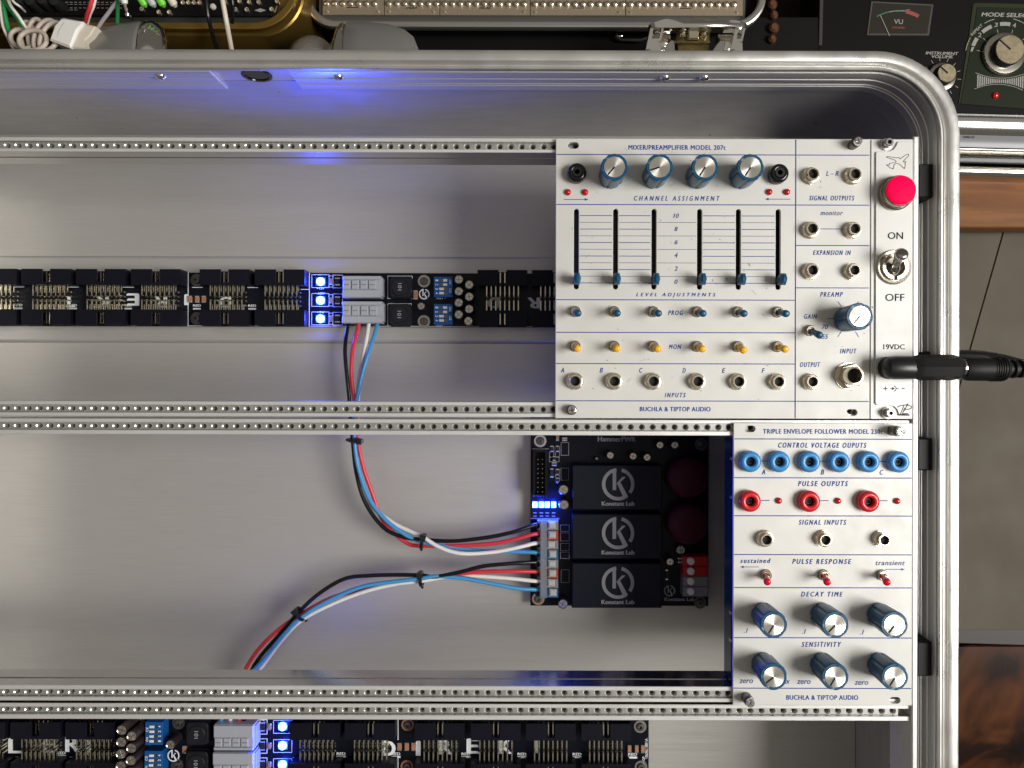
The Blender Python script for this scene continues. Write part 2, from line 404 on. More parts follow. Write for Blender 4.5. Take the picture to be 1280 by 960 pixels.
# pressed stiffener channels that carry the boards
for (ya, yb) in ((321.5, 430), (885, 1010)):
    y0 = I(0, ya, ZF)[1]; y1 = I(0, yb, ZF)[1]
    mb = MB(); mb.xprism([(y0,ZF+0.1),(y0-2.5,ZF+7),(y0-5,ZF+8),(y1+5,ZF+8),(y1+2.5,ZF+7),(y1,ZF+0.1)], XL+21, XR-21)
    mb.build('floor_channel', floor_m, case, smooth=20)
# screws in the trim and the socket hole in the back wall
def screw_on_top(px, py):
    x, y = I(px, py, -8); mb = MB(); y = YT-24
    vs = MB(); vs.lathe(0, 0, [(6.4,0),(6.2,1.6),(4.6,3.6),(2.4,4.6)], 16)
    mb.v = [(x+a, y-c, -8+b) for a,b,c in vs.v]; mb.f = [f[::-1] for f in vs.f]; mb.m = vs.m
    mb.cur = 0
    mb.box(x-2.6, x+2.6, y-5.0, y-4.2, -8.5, -7.5); mb.box(x-0.5, x+0.5, y-5.1, y-4.2, -10.6, -5.4)
    mb.build('wall_screw', chrome, case)
for px in (200, 422, 830, 879): screw_on_top(px, 94)
mb = MB(); x, y = I(320, 94, -14); q = MB(); q.lathe(0, 0, [(19,0),(18.6,1),(15,1.2),(14.5,-0.2)], 24)
mb.v = [(x+a, YT-20.6-c, -14+b) for a,b,c in q.v]; mb.f = [f[::-1] for f in q.f]; mb.m = q.m
mb.build('socket_hole', blackg, case)

def dust(name, n, f, m):
    mb = MB()
    for _ in range(n):
        x, y, z = f(); a = R()*pi; L = 0.35+R()*R()*1.6; w2 = 0.25+R()*.3
        if R() < 0.12: L *= 3.2; w2 = .14
        c, s_ = cos(a), sin(a); mb.flat([(x+c*L-s_*w2,y+s_*L+c*w2),(x-c*L-s_*w2,y-s_*L+c*w2),(x-c*L+s_*w2,y-s_*L-c*w2),(x+c*L+s_*w2,y+s_*L-c*w2)], z)
    o = mb.build(name, m, None, smooth=0); o['kind'] = 'stuff'; o['label'] = 'fine pale dust and lint specks scattered on metal'; return o
dust_m = mat('dust', (0.62,0.60,0.55), 0.9, spec=0.05)
def on_floor():
    y = YB+40+R()*(YT-YB-80); ch = any(I(0,b,ZF)[1]-4 < y < I(0,a,ZF)[1]+4 for a,b in ((321.5,430),(885,1010)))
    return (XL+40+R()*(XR-XL-80), y, ZF+(8.3 if ch else 0.3))
dust('floor_dust', 420, on_floor, dust_m)

# subrack frame: six rails with threaded strips, two end brackets
def bracket(x0, x1):
    mb = MB(); mb.box(x0, x1, 316, -792, -60, -0.2, 1.2); mb.build('end_bracket', rail_m, case)
bracket(476.4, 483.2); bracket(-967, -960)
STRIP_X = None
def rail(y_out, y_in):
    """y_out: side of the outer lip, y_in: side facing the row"""
    sg = 1 if y_in < y_out else -1; W = abs(y_out-y_in)
    f = lambda u: y_out-sg*u
    prof = [(0,-6.2),(0.6,-5.6),(4.2,-5.6),(4.8,-6.2),(4.8,-21),(14.2,-21),(14.2,-6.2),(14.8,-5.6),(W-0.6,-5.6),(W,-6.2),
            (W,-28),(W-1.6,-29),(W-1.6,-31.5),(W,-32.5),(W,-60),(W-3,-61),(3,-61),(0,-60),(0,-33),(1.5,-31.5),(1.5,-30),(0,-28)]
    mb = MB(); mb.xprism([(f(u), z) for u, z in prof], -959.5, 476)
    # the deep side faces read as polished bar
    for i, fc in enumerate(mb.f):
        if len(fc) == 4:
            zs = [mb.v[k][2] for k in fc]
            if max(zs) < -6.1 and min(zs) < -20: mb.m[i] = 1
    r = mb.build('mounting_rail', [rail_m, railside_m], case, smooth=25)
    yc = f(9.5); hw = 4.5; p = 13.83; r1 = 3.15
    angs = [0, 18, 33, 60, 90, 120, 147, 162, 180, 198, 213, 240, 270, 300, 327, 342]
    mb = MB(); x = 476-6.9-12.5
    while x > -955:
        vs = []; fs = []; n = len(angs)
        for a in angs:
            a = radians(a); c, s_ = cos(a), sin(a); k = min(6.915/max(abs(c),1e-6), hw/max(abs(s_),1e-6))
            vs.append((x+c*k, yc+s_*k, -10.4))
        for rr, zz in ((r1+1.25,-10.4),(r1,-11.5),(r1-0.4,-17)):
            for a in angs: a = radians(a); vs.append((x+rr*cos(a), yc+rr*sin(a), zz))
        for L in range(3):
            mb.cur = 0 if L == 0 else 1
            mb.add(vs if L == 0 else [], []) if L == 0 else None
            b = len(mb.v)-len(vs)
            for i in range(n):
                j = (i+1)%n; mb.f.append([b+L*n+i, b+L*n+j, b+(L+1)*n+j, b+(L+1)*n+i]); mb.m.append(0 if L == 0 else 1)
        b = len(mb.v)-len(vs); mb.f.append([b+3*n+i for i in range(n)]); mb.m.append(2)
        x -= p
    mb.cur = 0
    mb.build('threaded_strip', [strip_m, hole_m, holedark_m], r, smooth=40)
rail(314.2, 296.0); rail(-36.6, -17.6); rail(-39.6, -59.4); rail(-394.6, -375.0); rail(-397.6, -417.6); rail(-775, -756)
for (ya, yb) in ((203,245),(547,587),(802,845)):
    mb = MB(); mb.box(483.4, 501.6, 485-ya, 485-yb, -46, -2, 1.5); mb.build('rubber_block', rubber, case)

# handle mounts and latch on the outside of the case
def xlathe(prof, y, z, seg=24, ky=1.0, kz=1.0, ymin=None):
    mb = MB(); vs = []; fs = []
    for (x, r) in prof:
        for k in range(seg): a = 2*pi*k/seg; yy = y+r*ky*cos(a); vs.append((x, yy if ymin is None else max(yy, ymin), z+r*kz*sin(a)))
    for j in range(len(prof)-1):
        for k in range(seg): q = (k+1)%seg; fs.append((j*seg+k, j*seg+q, (j+1)*seg+q, (j+1)*seg+k))
    fs += [tuple(range(seg))[::-1], tuple((len(prof)-1)*seg+k for k in range(seg))]
    return mb.add(vs, fs)
def X(px, z): return I(px, 0, z)[0]
zH = -40
o = xlathe([(X(98,zH),12),(X(103,zH),20),(X(112,zH),27),(X(130,zH),33),(X(150,zH),36.5),(X(174,zH),38.5),(X(176,zH),38),(X(178,zH),35)], YT+1, zH, ky=1.53, kz=0.6, ymin=YT+0.6).build('handle_mount', grip_m, case)
xlathe([(X(178,zH),31),(X(180,zH),37),(X(183,zH),38.6),(X(193,zH),38.5),(X(203,zH),33),(X(209,zH),23),(X(212,zH),10)], YT+1, zH, ky=1.53, kz=0.6, ymin=YT+0.6).build('chrome_cap', chrome, o)
o = xlathe([(X(432,zH),36),(X(434,zH),38),(X(455,zH),38.5),(X(485,zH),36.5),(X(505,zH),32),(X(516,zH),26),(X(522,zH),16),(X(524,zH),6)], YT+1, zH, ky=1.53, kz=0.6, ymin=YT+0.6).build('handle_mount', grip_m, case)
xlathe([(X(412,zH),10),(X(414,zH),22),(X(420,zH),32),(X(425,zH),37),(X(430,zH),38.5),(X(431.5,zH),36)], YT+1, zH, ky=1.53, kz=0.6, ymin=YT+0.6).build('chrome_cap', chrome, o)
def Lx(px, py, z=-30): return I(px, py, z)
def q4(px0, px1, py0, py1, z): a = I(px0, py0, z); b = I(px1, py1, z); return a[0], b[0], b[1], a[1]
zL = -26
pts = [Lx(*p, zL) for p in ((812,34),(811,27),(822,23),(850,19.5),(880,19),(905,23),(925,24),(934,26),(935,31),(930,36),(925,34),(815,35))]
mb = MB(); mb.prism(pts, zL-14, zL, 6.0); lt = mb.build('latch', chrome, case, smooth=60)
for sgn, xs in ((1, (808, 829)), (-1, (914, 931))):
    a, b = xs; mb = MB()
    mb.prism([Lx(a+4,34,zL-2), Lx(a+8,34,zL-2), Lx(a+4,62,zL-2), Lx(a-2,62,zL-2)], zL-30, zL-2, 0.8)
    mb.prism([Lx(b-3,34,zL-2), Lx(b,34,zL-2), Lx(b-4,52,zL-2), Lx(b-7,52,zL-2)], zL-26, zL-2, 0.8)
    mb.prism([Lx(a+3,47,zL-3), Lx(b-4,47,zL-3), Lx(b-3,64,zL-3), Lx(a,64,zL-3)], zL-26, zL-3, 0.8)
    mb.build('latch_arm', chrome, lt)
mb = MB(); mb.prism([Lx(833,54,zL-4), Lx(838,49,zL-4), Lx(842,50,zL-4), Lx(843,64,zL-4), Lx(829,64,zL-4)], zL-28, zL-4, 1)
mb.prism([Lx(895,54,zL-4), Lx(900,49,zL-4), Lx(906,50,zL-4), Lx(904,64,zL-4), Lx(889,64,zL-4)], zL-28, zL-4, 1); mb.build('latch_jaw', steel, lt)
for a_, b_ in ((812,838),(898,928)):
    x0,x1,y0,y1 = q4(a_,b_,40,64,zL-22); mb = MB(); mb.box(x0,x1,y0,y1,zL-44,zL-24,4); mb.build('latch_fill', chrome, lt, smooth=60)  # extra chrome boxes added behind the arms to brighten the latch
x0,x1,y0,y1 = q4(846,887,36,64,zL-14); mb = MB(); mb.box(x0,x1,y0,y1,zL-40,zL-16,1.5)
x0,x1,y0,y1 = q4(842,887,50,53,zL-10); mb.box(x0,x1,y0,y1,zL-30,zL-11,.5); mb.build('latch_body', dark_brass, lt)
x0,x1,y0,y1 = q4(860,873,36,47,zL-4); mb = MB(); mb.box(x0,x1,y0,y1,zL-16,zL-6,1.2)
for px in (853,880): x,y = Lx(px,42,zL-8); mb.lathe(x,y,[(4,zL-20),(4,zL-9),(2,zL-7)],10)
mb.build('latch_striker', nickel, lt)

# ------------------------------------------------------------------ shared control meshes (local, origin on the panel)
def knob_fn(a, z):
    t = (a/(pi/3)) % 1.0
    return 1.0 if 0.12 < t < 0.88 else (0.90 if (t < 0.07 or t > 0.93) else 0.95)
mb = MB(); mb.lathe(0,0,[(15.2,0.3),(15.6,3),(16.0,30),(16.4,39.5),(16.2,41.0),(15.4,41.8),(13.2,41.8),(12.9,41.2)],72,fn=lambda a,z: knob_fn(a,z) if z < 41.7 else 1.0)
KNOB = mb.mesh('knob_body', knob_m, smooth=28)
mb = MB(); mb.lathe(0,0,[(12.7,40.8),(12.7,42.0),(12.4,42.3)],48); KCAP = mb.mesh('metal_cap', cap_m, smooth=0)
mb = MB(); mb.box(0.2,11.9,-0.95,0.95,42.25,42.5); KPTR = mb.mesh('pointer', blk_ink, smooth=0)
def knob(root, px, py, ang):
    at = (px-665, 485-py, 0)
    k = link('knob', KNOB, root, at)
    c = link('metal_cap', KCAP, k, at); p = link('pointer', KPTR, k, at)
    k.rotation_euler[2] = radians(ang+17+R()*8); c.rotation_euler[2] = 0; p.rotation_euler[2] = radians(ang)-k.rotation_euler[2]
    return k
mb = MB(); mb.lathe(0,0,[(10.8,0.1),(10.8,1.2)],28)
mb.lathe(0,0,[(10.6,1.2),(10.6,4.6),(9.6,6.0),(7.6,6.0)],6,cap1=False,ph=.3); NUT = mb.mesh('hex_nut', nickel, smooth=20)
mb = MB(); mb.lathe(0,0,[(7.7,5.6),(7.7,11.2),(7.1,12.2),(5.9,12.2),(5.5,11.4),(5.4,2)],28,cap1=False)
mb.lathe(0,0,[(9.4,5.9),(9.5,6.7),(8.6,6.9),(8.5,6.0)],28,cap1=False); TUB = mb.mesh('jack_sleeve', nickel, smooth=30)
mb = MB(); mb.lathe(0,0,[(5.55,7.0),(5.4,6.2)],20); JH = mb.mesh('jack_bore', hole_black, smooth=0)
def jack(root, px, py):
    at = (px-665, 485-py, 0); n = link('jack', TUB, root, at); n.rotation_euler[2] = R()
    q = link('hex_nut', NUT, n, at); q.rotation_euler[2] = R()*1.0; link('jack_bore', JH, n, at)
def banana(m, r, h, r_in, name):
    mb = MB(); mb.lathe(0,0,[(r-.4,0.1),(r,1.5),(r,h-3.5),(r-1.0,h-1.4),(r-3.2,h),(r_in+1.6,h-0.1),(r_in+.3,h-1.4),(r_in,h-4),(r_in,1)],36,cap1=False)
    return mb.mesh(name, m, smooth=50)
BJ_B, BJ_R, BJ_K = banana(jblue,13.2,12,5.5,'banana_socket'), banana(jred,13.2,12,5.5,'banana_socket'), banana(blackg,11.8,14,5.2,'banana_socket')
mb = MB(); mb.lathe(0,0,[(5.6,6),(4.8,4)],20); mb.cur = 1; mb.ring(0,0,2.9,3.5,4,5.6,14); BH = mb.mesh('socket_bore', [hole_black, blackp], smooth=0)
mb = MB(); mb.ring(0,0,3.2,5.9,10,14.6,24); BIN = mb.mesh('inner_ring', blackp, smooth=30)
def socket(root, px, py, me):
    at = (px-665, 485-py, 0); n = link('banana_socket', me, root, at); link('socket_bore', BH, n, at)
    if me is BJ_K: link('inner_ring', BIN, n, at)
mb = MB(); mb.lathe(0,0,[(4.1,0.1),(4.1,1.4),(3.7,2.8),(2.6,4.0),(1.2,4.6)],18); LEDM = mb.mesh('indicator_led', redled, smooth=60)
mb = MB(); mb.ring(0,0,4.0,5.2,0.1,0.55,20); LEDR = mb.mesh('led_hole_edge', whitep)
def led(root, px, py):
    at = (px-665, 485-py, 0); o = link('indicator_led', LEDM, root, at)
def toggle(root, px, py, m, tx, ty, L=27):
    """base position in the photograph, lean in layout units at the tip"""
    at = (px-665, 485-py, 0)
    mb = MB(); mb.lathe(at[0],at[1],[(7.0,0.1),(7.0,1.2),(6.6,1.6)],24,cap1=False); mb.lathe(at[0],at[1],[(6.2,1.2),(6.2,6.0),(5.4,6.6),(4.2,6.6),(4.0,3),(0.1,3)],22,cap1=False)
    b = mb.build('toggle_switch', nickel, root, at=at)
    mb = MB(); P = []; rs = []
    for t, r in ((0.1,3.0),(0.3,3.3),(0.55,3.9),(0.75,4.4),(0.88,4.5),(0.95,4.1),(0.985,3.1),(1.0,1.6)):
        P.append((at[0]+tx*t, at[1]+ty*t, 2+L*t)); rs.append(r)
    mb.tube(P, rs, 16); mb.build('toggle_lever', m, b, at=at, smooth=60)
def mount_screw(root, px, py, H=17, r=6.0, knurl=True):
    at = (px-665, 485-py, 0); mb = MB()
    mb.lathe(at[0],at[1],[(r,0.1),(r,H*0.62),(r-0.6,H*0.66)],40,fn=(lambda a,z: 1+0.03*(1 if int(a/(2*pi)*40)%2 else -1)) if knurl else None)
    o = mb.build('thumb_screw', dark_steel, root, at=at, smooth=20)
    mb = MB(); mb.lathe(at[0],at[1],[(r-1.6,H*0.6),(r-1.6,H*0.74),(r-0.9,H*0.8),(r-1.2,H*0.97),(r-2,H),(r-2,H),(1.4,H*0.99),(1.2,H*.8)],20)
    a0 = R()*3; 
    for k in range(2):
        a = a0+k*pi/2; c, s_ = cos(a), sin(a); mb.cur = 1
        mb.prism([(at[0]+c*4-s_*.7, at[1]+s_*4+c*.7),(at[0]-c*4-s_*.7, at[1]-s_*4+c*.7),(at[0]-c*4+s_*.7, at[1]-s_*4-c*.7),(at[0]+c*4+s_*.7, at[1]+s_*4-c*.7)], H-.2, H+0.25)
    mb.build('screw_head', [chrome, dark_steel], o, at=at)
def hexscrew(root, px, py):
    at = (px-665, 485-py, 0); mb = MB()
    mb.lathe(at[0],at[1],[(7.4,2.3),(7.4,3.2),(6.0,3.4)],24,cap1=False); mb.lathe(at[0],at[1],[(5.2,2.3),(5.2,11),(4.6,11.8),(2.6,11.8),(2.4,8)],24)
    o = mb.build('cap_screw', steel, root, at=at)
    mb = MB(); mb.lathe(at[0],at[1],[(2.5,10),(2.4,9)],6); mb.build('hex_recess', hole_black, o, at=at)
def hline(mb, x0, x1, y, wd=0.85, z=0.16): mb.box(x0-665, x1-665, 485-y-wd/2, 485-y+wd/2, 0.02, z)
def vline(mb, x, y0, y1, wd=1.1, z=0.15): mb.box(x-665-wd/2, x-665+wd/2, 485-y0, 485-y1, 0.02, z)
def T(mb, s, x0, x1, y, h, **k): mb.text(s, x0-665, x1-665, 485-y, h, 0.2, **k)
def arrow(mb, x0, x1, y, rgt):
    hline(mb, x0, x1, y, 0.8, 0.18)
    tip = x1 if rgt else x0; s = -1 if rgt else 1
    mb.flat([(tip-665,485-y),(tip+s*4-665,485-y+1.7),(tip+s*4-665,485-y-1.7)][::(1 if rgt else -1)], 0.24)

# ------------------------------------------------------------------ mixer module
mx = thing('mixer_module', 'wide silver mixer and preamplifier module with four blue knobs and six sliders', 'synth module', (558-665,137,-5))
ABS[mx.name] = (558-665,137,-5)
SL = (720, 769, 817, 874, 922.5, 972.2)
oc = lambda x0,x1,y0,y1,r=0.8: rrect(x0-665, x1-665, 485-y1, 485-y0, r, 3)
holes = [stadium(x-665, 485-311, 6.2, 101) for x in SL]+[stadium(716-665, 485-181.5, 13.6, 8), stadium(1065-665, 485-514.6, 13.6, 8)]
plate('front_panel', oc(694.3,1087,173,522.6), holes, -5.4, 0, panel_m, mx, 0.45)
mb = MB(); mb.box(700-665, 1081-665, 485-197, 485-498, -66, -20); mb.build('circuit_box', pcb_teal, mx)
mb = MB()
for x in SL: mb.box(x-665-5, x-665+5, 485-255, 485-366, -19, -14)
mb.build('slider_track', blackp, mx)
mb = MB()
hline(mb,695,1086,193,1.1); hline(mb,695,1086,255.5,1.1); hline(mb,695,993.4,374.5,1.1); hline(mb,695,993.4,415.3,1.1); hline(mb,695,993.4,454.3,1.1)
hline(mb,695,1086,500.8,1.1); vline(mb,994,173.8,522,1.3,0.2); hline(mb,994.7,1086,306,1.1); hline(mb,994.7,1086,359,1.1)
for i in range(11):
    y = 269.3+i*8.42; wd = 0.85 if i%2 == 0 else 0.55
    segs = [(724.2,764.8),(773.2,812.8),(878.2,918.3),(926.7,968)]
    if i%2: segs.append((821.2,869.8))
    for a, b in segs: hline(mb, a, b, y, wd)
for i, s in enumerate(('10','8','6','4','2','0')): wd = 3.4 if len(s) > 1 else 1.9; T(mb, s, 844.6-wd, 844.6+wd, 269.3+i*16.5, 5.6, shear=0.25)
T(mb,'MIXER/PREAMPLIFIER MODEL 207t',785,906,184,5.8,bold=0.008,space=1.12)
it = dict(shear=0.28, bold=0.006)
T(mb,'CHANNEL ASSIGNMENT',792,899,247.6,5.9,space=1.75,**it); T(mb,'LEVEL ADJUSTMENTS',795,894,368.6,5.7,space=1.75,**it)
T(mb,'PROG',835,853.5,390.6,5.8,space=1.35,**it); T(mb,'MON',836,851.5,433,5.8,space=1.35,**it)
for s, x in zip('ABCDEF', (703,751.5,801,855,904.5,954)): T(mb,s,x-1.9,x+1.9,462.6,6,**it)
T(mb,'INPUTS',831,857,493.4,5.6,space=1.5,**it); T(mb,'BUCHLA & TIPTOP AUDIO',800,888,511,5.6,bold=0.008,space=1.1)
T(mb,'L \u2013 R',1032,1047.5,216,6,shear=.28); T(mb,'SIGNAL OUTPUTS',1011,1067,246.8,6,space=1.35,**it); T(mb,'monitor',1025,1053,265.5,5.6,space=1.15,shear=.28)
hline(mb,1025,1053,285.3,0.9); T(mb,'EXPANSION IN',1016,1063,315,5.8,space=1.35,**it); T(mb,'PREAMP',1025,1053,367.2,6,space=1.35,**it)
T(mb,'GAIN',1005,1021,394.8,6,space=1.35,**it); T(mb,'70',1027,1035,407.6,5.6,shear=.28); T(mb,'55',1027,1035,420,5.6,shear=.28)
T(mb,'OUTPUT',1000,1025,455,6,space=1.35,**it); T(mb,'INPUT',1050,1070.5,438,6,space=1.35,**it)
arrow(mb,704,734.5,249.2,True); arrow(mb,956,987.5,248.2,False)
for (a,b,c,d) in ((1047,376,1051.5,382),(1034,397.5,1041.5,397.5),(1051.5,413.5,1047,420),(1069,413.5,1073,420),(1072.8,376,1069,382)):
    mb.stroke([(a-665,485-b),(c-665,485-d)], 0.8, 0.2)
mb.build('printed_legend', ink, mx, smooth=0)
for px, a in ((763,229.6),(817,198),(871.2,238),(925.6,238)): knob(mx, px, 220.6, a)
knob(mx, 1056.7, 398.3, 228)
socket(mx, 720, 218.5, BJ_K); socket(mx, 970, 218.8, BJ_K)
for p in ((709.2,240.5),(730.8,240.5),(960.6,239.5),(982.6,239.5)): led(mx, *p)
for p in ((718.5,476.4),(767,476.4),(815.4,476.4),(870.3,476.4),(920.9,476.4),(970.2,476.4),(1011.7,219.6),(1064,219.6),(1011.2,287.2),(1063.6,287.2),(1011.7,338.6),(1063.4,338.6),(1012,476.4)): jack(mx, *p)
for x, tx in zip((718.7,767.5,816.2,871,921.5,971.2), (2.4,1.2,2.6,2.0,1.2,3)):
    toggle(mx, x, 389.4, knob_m, tx, -5); toggle(mx, x, 432.6, yellow, tx*0.6, -5 if x != 921.5 else -6.5)
toggle(mx, 1011.9, 412.4, knob_m, 3, -8.5)
# slider levers: flattened six-sided caps on a blade
for x in SL:
    ax, ay = x-665, 485-351.0; mb = MB(); mb.box(ax-1.1, ax+1.1, ay-3.5, ay+3.5, -14, 8)
    st = mb.build('slider', dark_steel, mx, at=(ax,ay,0)); mb = MB()
    ring6 = [(-0.62,-1),(0.62,-1),(1,0.0),(0.62,1),(-0.62,1),(-1,0.0)]
    lv = ((3.2,5.0,3),(4.4,6.6,14),(4.9,7.2,20),(3.6,5.6,24.5),(1.4,2.6,26)); vs = []; fs = []
    for sx, sy, z in lv: vs += [(ax+u*sx, ay+v*sy, z) for u, v in ring6]
    for j in range(len(lv)-1):
        for k in range(6): q = (k+1)%6; fs.append((j*6+k, j*6+q, (j+1)*6+q, (j+1)*6+k))
    fs.append(tuple(24+k for k in range(6))); mb.add(vs, fs); mb.build('slider_cap', knob_m, st, at=(ax,ay,0), smooth=30)
# 6.3 mm input jack
at = (1060-665, 485-469, 0); mb = MB(); mb.ring(at[0],at[1],11,17.2,0.1,1.8,32)
o = mb.build('large_jack', nickel, mx, at=at); mb = MB(); mb.lathe(at[0],at[1],[(16.2,1.8),(16.2,8),(14.6,9.4),(11.4,9.4)],6,ph=.25,cap1=False); mb.build('hex_nut', nickel, o, at=at, smooth=20)
mb = MB(); mb.lathe(at[0],at[1],[(11.6,9),(11.2,10),(11.2,12),(11.5,12.5),(11.2,13),(11.2,19),(10.6,20.6),(9.3,20.8),(8.9,20),(8.8,-20)],36,cap1=False); mb.build('jack_sleeve', nickel, o, at=at, smooth=35)
mb = MB(); mb.lathe(at[0],at[1],[(8.95,4),(8.9,3)],24); mb.build('jack_bore', hole_black, o, at=at)
mount_screw(mx, 1064.6, 180.6, 19); mount_screw(mx, 714.5, 512.2, 12, 6.2)

dust('panel_dust', 90, lambda: (32+R()*440, -33+R()*342, 0.45), mat('panel_lint', (0.30,0.28,0.25), 0.9, spec=0.05))['label'] = 'faint specks of lint on the mixer faceplate'
# ------------------------------------------------------------------ envelope follower module
ev = thing('envelope_module', 'silver envelope follower module with sky blue and red sockets and six blue knobs', 'synth module', (1029-665,-219,-5))
plate('front_panel', oc(917.3,1140.6,528,880.8), [stadium(937.6-665,485-535.4,13.6,8), stadium(1119.6-665,485-874.4,13.6,8)], -5.4, 0, panel_m, ev, 0.45)
mb = MB(); mb.box(918-665, 1134-665, 485-549, 485-858, -48, -14); mb.build('circuit_board', pcb_teal, ev)
mb = MB()
for k, y in enumerate((574,623,770,805)): mb.box(917.6-665, 921-665, 485-y-2, 485-y+2, -22, -13.9, .5)
mb.build('solder_tabs', solder, ev)
mb = MB()
for y in (548,596.5,644,692.5,733.8,796.4,859.5): hline(mb,918,1140,y,1.15)
T(mb,'TRIPLE ENVELOPE FOLLOWER MODEL 230t',954,1103,538.5,5.8,bold=0.008,space=1.12)
it2 = dict(shear=0.26, bold=0.010)
T(mb,'CONTROL VOLTAGE OUPUTS',973,1083,555.7,6.3,space=1.45,**it2); T(mb,'PULSE OUPUTS',998,1060,603.7,6.3,space=1.45,**it2)
T(mb,'SIGNAL INPUTS',999,1058,652,6.2,space=1.45,**it2); T(mb,'PULSE RESPONSE',991,1064.5,701,6.2,space=1.45,**it2)
T(mb,'sustained',926,963.5,700.2,5.8,space=1.3,**it2); T(mb,'transient',1095,1131.5,702.6,5.8,space=1.1,shear=.26)
T(mb,'DECAY TIME',1002,1054,741.8,6,space=1.45,**it2); T(mb,'SENSITIVITY',1003,1052,804.6,6.2,space=1.45,**it2)
for x, y in ((933,787.6),(1005.5,788.6),(1078,789.4)): T(mb,'.1',x-2.4,x+2.4,y,5.6,shear=.26)
for x, y in ((933.5,852),(1005.6,852.8),(1077.6,853.8)): T(mb,'zero',x-8.5,x+8.5,y-.6-.4,4.6,shear=.26)
T(mb,'max',974,988,851.6,4.4,shear=.26)
T(mb,'BUCHLA & TIPTOP AUDIO',984,1073.5,871,5.7,bold=0.008,space=1.1)
for s, x in zip('ABC', (954.5,1028.2,1102)): T(mb,s,x-2,x+2,589.3,6.2,**it2)
for a, b in ((948,962),(1022,1036),(1095,1109)): hline(mb,a,b,575.6,0.95)
for a in (951.5,1025,1098.6): hline(mb,a,a+11,624.8,0.95)
arrow(mb,926,949,708,False); arrow(mb,1107,1131,710.5,True)
mb.build('printed_legend', ink, ev, smooth=0)
for x in (936,971.7,1009.3,1045.8,1082.7,1119.8): socket(ev, x, 575.6, BJ_B)
for x in (935.8,1009.3,1082.8): socket(ev, x, 624.8, BJ_R)
for x in (973.5,1047.3,1121.2): led(ev, x, 625)
for x in (955.6,1028.5,1101): jack(ev, x, 672)
for x, tx in ((957.5,-6.5),(1029.4,-5.5),(1102.5,-6)): toggle(ev, x, 717.4, toggle_red, tx, -3)
for x, a in ((954.8,238),(1028.4,225),(1099,233)): knob(ev, x, 767.4, a)
for x, a in ((954.8,218),(1028.4,240),(1099.6,239)): knob(ev, x, 829.6, a)
mount_screw(ev, 1115.5, 537, 24, 6.3); mount_screw(ev, 933.6, 870.6, 20, 6.3)

# ------------------------------------------------------------------ power inlet module
pw = thing('power_module', 'narrow power inlet module with magenta lamp and large ON OFF toggle', 'synth module', (1114-665,137,-5))
plate('front_panel', oc(1088.4,1140.4,173,522.6), [], -5.4, 0, psu_m, pw, 0.45)
ol = [(1122,176.5),(1137.5,176.5),(1137.5,518.5),(1124,518.5),(1122.5,515.5),(1121,511),(1117,507),(1112,505.5),(1095.5,505.2),(1093.4,503),(1093.4,191),(1094.6,189.2),(1110,188.8),(1115,186.5),(1118.5,182),(1120,178)]
plate('cover_plate', [(x-665,485-y) for x,y in ol][::-1], [], 0.02, 2.4, psu_m, pw, 0.35)
mb = MB(); mb.box(1094-665,1133-665,485-200,485-498,-70,-14); mb.build('circuit_box', blackp, pw)
class ZMB(MB):
    pass
def ontop(mb, dz):
    mb.v = [(x,y,z+dz) for x,y,z in mb.v]; return mb
mb = MB()
T(mb,'ON',1108.2,1127,294,8.6); T(mb,'OFF',1105.2,1129,371,9); T(mb,'19VDC',1103,1129.5,432.6,6.2)
hline(mb,1103,1108.2,484.6,0.9); vline(mb,1105.6,482,487.2,0.9,0.2)
hline(mb,1111.5,1117,484.6,0.8); mb.flat([(1114-665,485-482.6),(1114-665,485-486.6),(1117.2-665,485-484.6)],0.22)
mb.arc(1115.6-665,485-484.6,3.0,3.8,-1.4,1.4,0.25,10); hline(mb,1119.2,1122.6,484.6,0.8); hline(mb,1126,1129.6,484.6,1.1)
air = [(285,286),(312,284),(398,297),(414,290),(426,306),(488,262),(508,258),(511,276),(455,332),(462,338),(482,330),(484,338),(472,352),(480,360),(474,385),(469,404),(440,378),(422,358),(400,350),(378,356),(362,372),(364,394),(355,408),(344,400),(325,394),(288,364),(316,370),(322,352),(350,346),(374,346),(388,334),(374,318),(330,305)]
mb.stroke([(1070+x/8-665, 485-160-y/8) for x,y in air], 0.62, 0.2, closed=True)
for st in ([(260,434),(285,420),(312,418),(345,412)],[(312,420),(286,486),(276,498),(356,498)],[(318,440),(300,486),(345,484)],[(345,405),(336,418),(372,426),(372,440),(345,452),(322,450)],[(335,418),(318,462)],[(280,492),(352,491)]):
    mb.stroke([(1080+x/6.4-665, 485-440-y/6.4) for x,y in st], 0.9, 0.2)
ontop(mb, 2.42).build('printed_legend', blk_ink, pw, smooth=0)
at = (1116.6-665, 485-241.6, 0); mb = MB()
mb.lathe(*at[:2],[(21.4,2.4),(21.4,6),(20.4,7.2),(19.4,7.6),(19.2,9),(19.4,10),(19.2,17),(18.4,18)],40); o = mb.build('pilot_lamp', bezel_m, pw, at=at)
mb = MB(); mb.lathe(*at[:2],[(18.0,17),(17.9,20),(17.2,21.4),(15.5,22.2),(0.5,22.7)],40); mb.build('lamp_lens', pink, o, at=at, smooth=60)
at = (1115.0-665, 485-333.4, 0); mb = MB()
nb = MB(); nb.lathe(*at[:2],[(21.2,2.4),(21.4,4.2),(20.2,6.2),(16.8,6.0)],120,cap1=False,fn=lambda a,z: 1.0 if z > 5.5 else (1.0+0.028*sin(a*40)))
mb.lathe(*at[:2],[(17,5.4),(17,8.6),(16.2,9.6),(12.2,9.6),(11.6,8.8),(11.4,3)],40,cap1=False)
